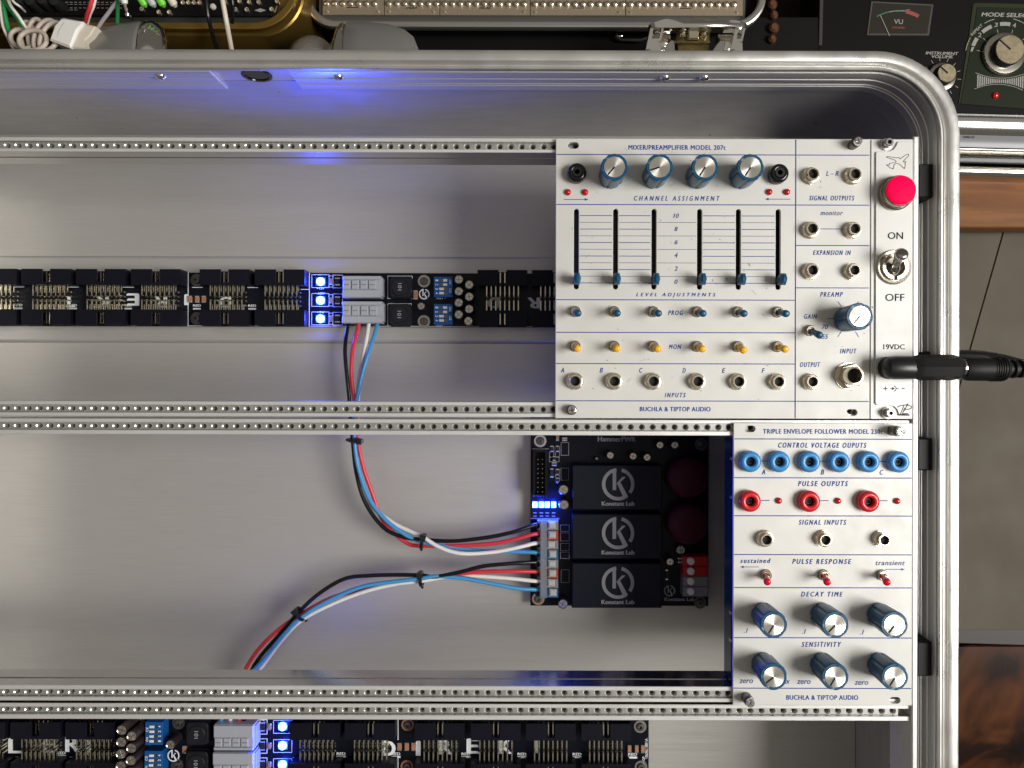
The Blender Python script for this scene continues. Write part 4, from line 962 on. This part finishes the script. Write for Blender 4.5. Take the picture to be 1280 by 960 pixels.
wire('wire', [(461,400,-219),(460,412,-212),(455,440,-198),(449,475,-200),(446,515,-202),(445,551,-199),(449,592,-200),(462,628,-200),(488,652,-193),(512,664,-189),(529,671,-184),(550,684,-182),(578,692.5,-184),(615,691,-190),(648,684,-194),(668,679.5,-200),(678,679,-206)], w_wht, 'white wire of the upper harness, dipping lowest beyond the right tie', G1)
wire('wire', [(472,400,-219),(470,412,-212),(461,440,-193),(451,475,-188),(443.5,515,-187),(443,551,-186),(448,585,-186),(461,622,-186),(480,648,-186),(505,667,-188),(529,678,-191),(560,684,-195),(600,688,-198),(640,689,-199),(668,690.5,-201),(678,691,-206)], w_blu, 'light blue wire of the upper harness, middle of its bend', G1)
wire('wire', [(678,703,-206),(668,703,-201),(640,704,-194),(605,708,-188),(575,716,-185),(545,720.5,-184),(527,720,-186),(495,719.5,-187),(460,719.5,-187),(430,725,-187),(400,742,-188),(376,764,-190),(350,793,-194),(320,830,-200),(305,870,-205),(306,900,-204),(306,918,-206)], w_blk, 'black wire of the lower harness, highest of its long curve', G2)
wire('wire', [(678,715,-206),(668,714.5,-201),(640,714.5,-195),(600,715,-192),(565,718,-192),(527,724,-196),(495,729,-198),(455,737,-199),(415,748,-199),(378,768,-198),(350,787,-195),(325,812,-194),(306,842,-197),(299,870,-204),(300,900,-204),(299.5,918,-206)], w_red, 'red wire of the lower harness, left edge at its lowest end', G2)
wire('wire', [(678,726,-206),(668,726,-201),(640,723,-196),(600,720,-195),(565,721,-195),(527,727,-190),(495,730.5,-188),(455,740,-188),(415,756,-188),(378,776,-188),(352,803,-194),(325,838,-200),(296,870,-204),(289,900,-204),(289,918,-206)], w_wht, 'white wire of the lower harness, lower edge of its long curve', G2)
wire('wire', [(678,737.5,-206),(668,737,-201),(645,734.5,-196),(610,728,-191),(575,722.5,-187),(545,721,-183),(527,723,-182),(495,727,-181),(455,734,-181),(415,750,-181),(378,772,-182),(352,798,-186),(325,832,-194),(290,866,-204),(278,900,-204),(278,918,-206)], w_blu, 'light blue wire of the lower harness beneath the black curve', G2)
def tie(px, py, ang, label):
    z = -190; x, y = I(px, py, z); t = (x, y, z); o = thing('cable_tie', label, 'cable tie', t, 'black cable ties round the wiring')
    a = radians(ang); ux, uy = cos(a), sin(a); nx, ny = -uy, ux
    mb = MB(); n = 20; vs = []; fs = []
    prof = [(-2.6, 0), (-2.6, 1.6), (2.6, 1.6), (2.6, 0)]
    for k in range(n):
        th = 2*pi*k/n; ra, rb = 10.2, 11.5
        for (u, d) in prof:
            cx_, cz = (ra+d)*cos(th), (rb+d)*sin(th)
            vs.append((x+ux*u+nx*cx_, y+uy*u+ny*cx_, z+cz))
    for k in range(n):
        for j in range(4): fs.append((k*4+j, k*4+(j+1)%4, ((k+1)%n)*4+(j+1)%4, ((k+1)%n)*4+j))
    mb.add(vs, fs); s = mb.build('strap', blackp, o, smooth=30)
    def P(u, v): return (x+ux*u+nx*v, y+uy*u+ny*v)
    mb = MB(); mb.prism([P(-4.4,4),P(4.4,4),P(4.4,11.5),P(-4.4,11.5)], z+7, z+16, 1.2); mb.build('tie_head', blackp, o, smooth=0)
    mb = MB(); mb.prism([P(-2,-10.5),P(2,-10.5),P(2.4,-15),P(-1.4,-15)], z-3, z+1, .5); mb.build('tie_tail', blackp, o, smooth=0)
tie(445,551,-95,'small black cable tie on the upper harness just below the middle rails')
tie(529,676.5,-12,'small black cable tie where the upper harness turns level')
tie(527,723.5,6,'small black cable tie on the lower harness below the upper tie')
tie(376,768,38,'small black cable tie on the lower harness where it bends down left')

# ------------------------------------------------------------------ things behind the case
# black rack with bronze shell, top left
zR = -60
rk = thing('synth_rack', 'black synth rack in a bronze shell at the top left', 'synth rack', (*I(120,0,zR-60), zR-60))
x0,y0 = I(-60,-120,zR); x1,y1 = I(372,62,zR-30)
def shell_pts(off): 
    a = I(-90,-140,zR); c = I(372,37,zR); return rrect(a[0]+off, c[0]-off, c[1]+off, a[1]-off, 58-off*.6, 10)
plate('bronze_rim', shell_pts(0), [shell_pts(9)], zR-8, zR, brown_metal, rk, 1.5)
mb = MB(); mb.prism(shell_pts(-3.5), zR-190, zR-14, 2); mb.build('bronze_shell', brown_metal, rk, smooth=30)
mb = MB(); a = I(-80,-130,zR-6); c = I(345,31,zR-6); mb.prism(rrect(a[0],c[0],c[1],a[1],30,6), zR-14, zR-8, 1); mb.build('inner_frame', mat('grey_frame',(0.05,0.05,0.045),.4,.6), rk)
a = I(-80,-130,zR); c = I(340,19,zR); mb = MB(); mb.box(a[0],c[0],c[1],a[1],zR-8,zR-4,.6); mb.build('module_panel', darkpanel, rk, smooth=0)
for i in range(4):
    x,y = I(24+i*15, 3+(i%2)*1.5, zR+10); mb = MB(); mb.lathe(x,y,[(8,zR-4),(7.4,zR+10),(6.4,zR+16),(3,zR+16.5)],14,fn=lambda a,z: 1+.05*sin(a*7)); mb.build('rotary_knob', blackp, rk)
mb = MB()
for i in range(26):
    px = 82+(i%13)*5.6; py = 4+(i//13)*7; x,y = I(px,py,zR-3); mb.box(x-2,x+1.4,y-.4,y+.5,zR-3.9,zR-3.7)
    if i < 16: mb.box(x-2,x+2.2,y-3,y-2.4,zR-3.9,zR-3.7)
mb.build('panel_print', faded_ink, rk, smooth=0)
for (px,py) in ((176,12),(197,16),(210,16),(293,12.5),(307,12.5),(338,12),(227,4),(234,4),(241,4),(248,4),(280,3),(298,2),(310,3),(322,3),(345,2),(158,19)):
    x,y = I(px,py,zR); mb = MB(); mb.lathe(x,y,[(3.8,zR-4),(3.8,zR-2),(3,zR),(2.0,zR),(1.8,zR-2)],10); mb.build('patch_socket', nickel, rk)
mb = MB(); x,y = I(264,8,zR); mb.lathe(x,y,[(4,zR-4),(3.6,zR-1),(2,zR)],10); mb.build('white_lamp', whitep, rk)
mb = MB(); x,y = I(323,12,zR); mb.flat([(x-8,y),(x,y-2.6),(x+8,y),(x,y+2.6)],zR-3.6); mb.build('badge', faded_ink, rk, smooth=0)
def cable(label, pts, m, r, cat='cable', name='patch_cable'):
    P = spline([(*I(x,y,z),z) for x,y,z in pts], 8); mb = MB(); mb.tube(P, r, 10); return tag(mb.build(name, m), label, cat)
cable('green patch cable curving down at the far left top', [(6,-8,-20),(4,10,-22),(8,34,-30),(14,52,-45),(20,68,-60)], greenw, 2.6)
cable('green patch cable crossing behind the coiled white cable', [(2,-10,-14),(8,8,-18),(17,20,-24),(26,33,-30),(34,45,-40)], greenw, 2.4)
cable('white patch cable at the very left edge', [(-4,-8,-20),(0,14,-24),(3,34,-32),(12,55,-45),(20,70,-60)], w_wht, 2.2)
cable('white patch cable beside the green one at the top left', [(5,-10,-6),(12,8,-10),(22,22,-14),(30,34,-20),(38,46,-40)], w_wht, 2.0)
cable('thin white wire looping toward the black knobs', [(8,-8,0),(16,4,0),(24,10,-6),(30,16,-30)], w_wht, 1.4)
cable('red and white striped patch lead', [(117,-10,-20),(112,8,-22),(108,20,-30),(105,30,-40),(100,44,-50)], w_red, 2.6)
cable('white patch lead beside the red one', [(120,-10,-24),(116,8,-26),(111,20,-34),(108,30,-44),(103,44,-54)], w_wht, 2.0)
cable('grey patch lead running to the grey handle', [(158,-10,-20),(143,6,-26),(134,18,-34),(124,32,-44),(116,50,-55)], lgrey_m, 2.4)
cable('dark green patch lead by the silver plug', [(145.5,-10,-20),(146,10,-26),(145.5,30,-40)], greenw, 2.2)
cable('long beige cable crossing the bronze shell', [(275,-10,-20),(279,12,-24),(283,34,-32),(289,66,-60)], cream, 3.1)
cable('thin black cable crossing the bronze shell', [(256,-10,-30),(259,20,-36),(264,42,-50),(271,64,-70)], w_blk, 2.6)
cable('thin black cable right of the beige cable', [(288,-10,-30),(290,10,-36),(289,30,-50)], w_blk, 2.2)
for (px, lab, m_) in ((176,'lime green plug, left one of two',lime),(199,'lime green plug, right one of two',lime),(187,'grey plug between the two lime green plugs',lgrey_m),(213,'white plug right of the lime green plugs',cream)):
    mb = MB(); P = [(*I(px-8,-14,-10),-10),(*I(px-3,-4,-16),-16),(*I(px+3,6,-22),-22),(*I(px+5,9,-26),-26)]; mb.tube(P,[4.6,5.2,5.0,2.4],12); tag(mb.build('cable_plug', m_), lab, 'plug', 'plugs in the black rack')
o = thing('cable_plug', 'loose white plug with bare silver tip', 'plug', (*I(153,0,-10),-10))
mb = MB(); mb.tube([(*I(149,-14,-6),-6),(*I(153,-2,-8),-8),(*I(155,6,-10),-10)],[4.4,4.8,3.6],12); mb.build('plug_sleeve', whitep, o)
mb = MB(); mb.tube([(*I(154.5,5,-10),-10),(*I(157,14,-11),-11),(*I(157.6,17,-11),-11),(*I(158.4,19,-11),-11),(*I(159,21.4,-11),-11)],[1.9,1.8,1.2,2.2,1.0],10); mb.build('plug_tip', chrome, o)
# coiled white cable and its block
cc = thing('coiled_cable', 'coiled off-white cable with a white adaptor block', 'cable', (*I(60,45,-40),-40))
for i,(cx_,cy_,rx,ry,tl) in enumerate(((34,48,9,21,-.25),(44,46,10,22,-.1),(28,50,16,12,.5),(56,48,14,23,.15),(62,47,11,20,.35),(40,52,17,14,.1))):
    P = []
    for k in range(29):
        a = 2*pi*k/28; u, v = rx*cos(a), ry*sin(a); P.append((*I(cx_+u*cos(tl)-v*sin(tl), cy_+u*sin(tl)+v*cos(tl), -38+i*4), -38+i*4+3*sin(a)))
    mb = MB(); mb.tube(P, 3.0, 8); mb.build('cable_loop', coilm, cc, smooth=60)
mb = MB(); mb.prism([I(*p,-10) for p in ((60,51),(66,32),(73.5,24),(77,23),(102,27.5),(103,30),(96,39),(86,61))], -40, -10, 2.5); bl = mb.build('adaptor_block', whitep, cc, smooth=30)
mb = MB(); mb.prism([I(*p,-14) for p in ((86,61),(95,40),(103,30),(118,33.5),(112,45),(104,52),(107,64))], -42, -14, 2); mb.build('adaptor_end', cream, cc, smooth=30)
mb = MB(); mb.stroke([I(70,47,-9.6),I(73,38,-9.6),I(79,29,-9.6)], .9, -9.8); mb.build('slot_mark', lgrey_m, bl, smooth=0)
# bronze/mesh cup
mb = MB(); x,y = I(386,72,-60); vs=[]
mb.lathe(x,y,[(33,-130),(33,-74),(31,-64),(22,-54),(9,-50)],36); tag(mb.build('mesh_cup', mesh_m, smooth=60), 'round metal mesh cup between the two grey handle ends', 'cup')
# silver case with champagne modules
zS = -110
sv = thing('silver_case', 'second silver case with champagne coloured modules at the top centre', 'equipment case', (*I(660,-20,zS-60), zS-60))
def sv_pts(off):
    a = I(377.5,-150,zS); c = I(957,34,zS); return rrect(a[0]+off, c[0]-off, c[1]+off, a[1]-off, 44-off*.7, 10)
plate('silver_rim', sv_pts(0), [sv_pts(10)], zS-14, zS, silver_dull, sv, 3)
mb = MB(); mb.prism(sv_pts(6), zS-100, zS-20, 1); mb.build('case_body', blackbox, sv)
a = I(394,-140,zS); c = I(934,24,zS); mb = MB(); mb.box(a[0],c[0],c[1],a[1],zS-20,zS-13,1); mb.build('lower_rail', mat('grey_rail',(0.13,0.13,0.125),.4,.7), sv, smooth=0)
edges = (400,478,548,662,782,930)
for i in range(5):
    a = I(edges[i],-140,zS); c = I(edges[i+1]-.7,15.6,zS); mb = MB(); mb.box(a[0],c[0],c[1],a[1],zS-13,zS-8,.5); o = mb.build('module_panel', champ, sv, smooth=0)
    mb = MB()
    n = max(2, int((edges[i+1]-edges[i])/10))
    for k in range(n):
        x,y = I(edges[i]+6+k*10, 2, zS); mb.lathe(x,y,[(3.8,zS-8),(3.6,zS-4),(2,zS-3)],10)
    for px in (edges[i]+6, edges[i+1]-8): x,y = I(px,11.4,zS); mb.lathe(x,y,[(2.2,zS-8),(1.8,zS-6.4)],8)
    mb.build('small_sockets', nickel, o)
    mb = MB(); x,y = I((edges[i]+edges[i+1])/2,9.5,zS-7); mb.text('multi', x-8, x+8, y, 3.6, zS-7.8, shear=.3) if i in (1,2) else mb.box(x-8,x+8,y-.5,y+.5,zS-7.95,zS-7.7); mb.build('panel_print', blk_ink, o, smooth=0)
# black box under it
zB = -150
bx = thing('black_box', 'black flight box with small bright screws behind the latch', 'box', (*I(680,40,zB-60), zB-60))
a = I(500,20,zB); c = I(1022,88,zB); mb = MB(); mb.box(a[0],c[0],c[1],a[1],zB-100,zB,1.5); mb.build('box_body', blackbox, bx, smooth=0)
a = I(765,30,zB); c = I(1022,51,zB)
for (px,py) in ((576,39),(642,38),(708,37.5),(774,43)):
    x,y = I(px,py,zB); mb = MB(); mb.lathe(x,y,[(5.4,zB),(4.6,zB+2),(2,zB+3.4)],12); mb.build('box_screw', chrome, bx)
mb = MB(); P = [(*I(p,q,zB+8),zB+8) for p,q in ((770,29),(771,36),(769,46),(775,49.5),(800,50),(808,47))]; mb.tube(P, 2.2, 8); P = [(*I(p,31.5,zB+5),zB+5) for p in (773,815)]; mb.tube(P, 1.4, 8); mb.build('wire_bail', dark_steel, bx)
mb = MB()
for (px,py,r_) in ((964,5,6),(966,18,5),(966,34,6.5),(964,48,5)): x,y = I(px,py,zB+4); mb.lathe(x,y,[(r_+2,zB-1),(r_+1,zB+6),(r_-2,zB+9)],14)
mb.build('box_knobs', mat('copper_knob',(0.20,0.09,0.05),.35,.8), bx)
# vintage echo unit at the top right
zE = -275
ec = thing('tape_echo', 'dark vintage echo unit with level meter and silver knobs', 'audio unit', (*I(1150,60,zE-70), zE-70))
a = I(1022,-120,zE); c = I(1420,140,zE); mb = MB(); mb.box(a[0],c[0],c[1],a[1],zE-90,zE,1); mb.build('front_panel', darkpanel, ec, smooth=0)
mb = MB(); a = I(1022,-100,zE+1); c = I(1026.5,60,zE+1); mb.box(a[0],c[0],c[1],a[1],zE,zE+4,.6); mb.build('edge_strip', mat('dark_edge',(0.04,0.035,0.03),.4), ec, smooth=0)
mb = MB(); mb.prism([I(*p,zE) for p in ((1214,3),(1217.5,1.5),(1300,1.5),(1300,132),(1199,128),(1207,64))], zE+.1, zE+1.2, .4); o = mb.build('mode_panel', greentrim, ec, smooth=0)
mb = MB(); mb.prism([I(*p,zE) for p in ((1219,7),(1300,7),(1300,134),(1201,128.5),(1211,66))], zE+1.2, zE+2.0, .3); mb.build('mode_field', greenpanel, o, smooth=0)
mb = MB(); mb.prism([I(*p,zE) for p in ((1086.5,3),(1164.5,5),(1160,44),(1082,45.5))], zE+.1, zE+1.5, .5); mt = mb.build('level_meter', mat('meter_bezel',(0.10,0.095,0.085),.25,.4), ec, smooth=0)
mb = MB(); mb.prism([I(*p,zE) for p in ((1089,5),(1162,7),(1157.5,42),(1084.5,43.5))], zE+1.5, zE+2, .2); mb.build('meter_face', meterface, mt, smooth=0)
mb = MB(); cx_,cy_ = I(1122,66,zE+2); mb.arc(cx_,cy_,66,68,radians(122),radians(80),zE+2.2,16); mb.build('green_scale', mgreen, mt, smooth=0)
mb = MB(); mb.arc(cx_,cy_,64,70,radians(80),radians(62),zE+2.2,10); x,y=I(1121,35.5,zE); mb.text('SOUND', x-10,x+10,y,3,zE+2.2); mb.build('red_scale', mred, mt, smooth=0)
mb = MB(); mb.stroke([I(1111,45,zE+3),I(1099,20,zE+3)],1.1,zE+3); x,y=I(1121,28,zE); mb.text('VU', x-7,x+7,y,7.5,zE+2.1); mb.stroke([I(1110,15,zE+3),I(1136,11.5,zE+3)],.6,zE+2.3); mb.build('needle', faded_ink, mt, smooth=0)
def bigknob(px, py, r1, r2, ang, label):
    x,y = I(px,py,zE+6); x2,y2 = x,y; mb = MB(); mb.lathe(x,y,[(r1,zE+1.8),(r1,zE+6),(r1-1.5,zE+9),(r2+2.5,zE+10)],40); o = mb.build('control_knob', agedring, ec, smooth=40)
    mb = MB(); mb.lathe(x,y,[(r2+2.4,zE+9),(r2+2,zE+12),(r2+1,zE+20),(r2+.4,zE+21)],36); mb.build('knob_skirt', blackp, o, smooth=40)
    mb = MB(); mb.lathe(x,y,[(r2,zE+20.5),(r2,zE+22),(r2-.6,zE+22.5)],36); mb.build('knob_face', aged, o, smooth=30)
    a = radians(ang); mb = MB(); mb.stroke([(x,y),(x+(r2+2)*cos(a),y+(r2+2)*sin(a))],2.6,zE+22.8); mb.build('pointer', blk_ink, o, smooth=0)
bigknob(1254.5,64,34,22.5,140,''); bigknob(1177.5,95,23,14.5,140,'')
mb = MB()
x,y = I(1254,16.4,zE); mb.text('MODE SELECT', x-38,x+44,y,6.4,zE+2.3,shear=.15,bold=.02)
x,y = I(1177,65.5,zE); mb.text('INSTRUMENT', x-26,x+26,y,4.6,zE+.4,shear=.15,bold=.01); x,y = I(1177.5,69.8,zE); mb.text('VOLUME', x-17,x+17,y,4.6,zE+.4,shear=.15,bold=.01)
cx_,cy_ = I(1255,68,zE+2)
for i,(s,a_) in enumerate((('1',168),('2',140),('3',106),('4',74),('5',44))):
    a = radians(a_); rr = 53; x,y = cx_+rr*cos(a), cy_+rr*sin(a); mb.text(s,x-2.8,x+2.8,y,7,zE+2.3,shear=.1)
    mb.stroke([(cx_+40*cos(a),cy_+40*sin(a)),(cx_+45*cos(a),cy_+45*sin(a))],1.0,zE+2.3)
for (a0,a1) in ((162,147),(133,114),(99,81)): mb.arc(cx_,cy_,50,56,radians(a0),radians(a1),zE+2.3,8)
mb.arc(cx_,cy_,62,63.1,radians(172),radians(152),zE+2.3,6); mb.arc(cx_,cy_,62,63.1,radians(122),radians(106),zE+2.3,6); mb.arc(cx_,cy_,62,63.1,radians(78),radians(60),zE+2.3,6)
a = radians(137); mb.text('REPEAT', cx_+62*cos(a)-12, cx_+62*cos(a)+12, cy_+62*sin(a), 4.4, zE+2.3, rot=radians(45))
kx,ky = I(1177.5,95,zE)
for k in range(9):
    a = radians(150-k*26-0); mb.stroke([(kx+26*cos(a),ky+26*sin(a)),(kx+31*cos(a),ky+31*sin(a))],.9,zE+.4)
for k in range(22):
    t = k/21; px = 1221+t*56; w_ = 2.6+6.6*abs(t-.5)*2*abs(t-.5)*2
    a = I(px,99-w_*.8,zE); c = I(px+1.7,99+w_*.9,zE); mb.box(a[0],c[0],c[1],a[1],zE+2.05,zE+2.3)
pt = [I(1219+k*6, 99-3.6-6*((k-5)/5)**2, zE) for k in range(11)]; mb.stroke(pt,.8,zE+2.3); pt = [I(1218+k*6, 99+4+6.6*((k-5)/5)**2, zE) for k in range(11)]; mb.stroke(pt,.8,zE+2.3)
mb.build('panel_print', faded_ink, ec, smooth=0)
x,y = I(1246.6,115.6,zE+6); mb = MB(); mb.lathe(x,y,[(5.4,zE+2),(5.4,zE+4),(3.8,zE+6),(1,zE+7)],14); mb.build('peak_lamp', redled, ec, smooth=60)
# chrome trim rows of the echo unit
def xbar(name, m, py0, py1, z0, z1, bulge, parent, tilt=0, xa_=1150, xb_=1440):
    a = I(xa_,py0,z1); c = I(xb_,py1,z1); y0,y1 = a[1],c[1]; pr = []
    n = 8
    for k in range(n+1): t = k/n; pr.append((y0+(y1-y0)*t, z1-bulge*(2*t-1)**2))
    pr += [(y1,z0),(y0,z0)]
    mb = MB(); mb.xprism(pr, a[0], c[0]); return mb.build(name, m, parent, smooth=50)
xbar('chrome_lip', chrome, 123, 129, zE-70, zE-4, 3, ec); xbar('chrome_trim', chrome, 130.5, 164.5, zE-80, zE-8, 10, ec)
o = xbar('grey_band', greyband, 165, 181, zE-90, zE-16, 2, ec); mb = MB(); x,y = I(1214,168.6,zE-14); mb.text('3.05.12', x-9,x+9,y,3.4,zE-15.6); mb.build('band_print', blk_ink, o, smooth=0)
xbar('thin_lip', steel, 181.5, 185.5, zE-90, zE-20, 2, ec); xbar('black_gap', blackg, 186, 201, zE-110, zE-60, 0.5, ec); xbar('chrome_rod', chrome, 202, 219, zE-90, zE-40, 14, ec)
ec.rotation_euler[2] = radians(-1.3)
# desk edge, cabinet, shelf, burl top
zC = -340
a = I(1130,221,zC); c = I(1460,283,zC); mb = MB(); mb.box(a[0],c[0],c[1],a[1],zC-40,zC,2); o = mb.build('wooden_rail', wood_m); tag(o, 'plain brown wooden rail below the echo unit at right', 'wooden rail')
a = I(1130,284,-400); c = I(1460,786,-400)
cb = thing('cabinet', 'taupe painted cabinet side with a slanting groove right of the case', 'cabinet', ((a[0]+c[0])/2,(a[1]+c[1])/2,-470))
g0, g1 = I(1255,284,-400), I(1211,440,-400); dx = (g1[0]-g0[0])/(g1[1]-g0[1])
gb = (g0[0]+dx*(c[1]-g0[1]), c[1])
mb = MB(); mb.prism([(a[0],a[1]),(g0[0]-1.2,a[1]),(gb[0]-1.2,c[1]),(a[0]-200,c[1])], -470, -400, .8); mb.build('side_board', cabinet_m, cb, smooth=0)
mb = MB(); mb.prism([(g0[0]+1.2,a[1]),(c[0],a[1]),(c[0],c[1]),(gb[0]+1.2,c[1])], -470, -400, .8); mb.build('side_board', cabinet_m, cb, smooth=0)
a = I(1130,786,-410); c = I(1460,812,-410); mb = MB(); mb.box(a[0]-60,c[0],c[1],a[1],-470,-410,1.5); o = tag(mb.build('shelf_edge', darkwood), 'dark shelf edge between the taupe cabinet and burl top', 'shelf'); o.rotation_euler[2] = radians(-1.6); o.location[1] += 0.0125
a = I(1050,806,-425); c = I(1500,1320,-425); mb = MB(); mb.box(a[0],c[0],c[1],a[1],-470,-425,2); o = mb.build('burl_tabletop', burl_m); tag(o, 'glossy dark burl wood tabletop at the bottom right', 'table')
print('objects', len(bpy.data.objects), 'tris', sum(len(o.data.polygons) for o in bpy.data.objects if o.type == 'MESH'))
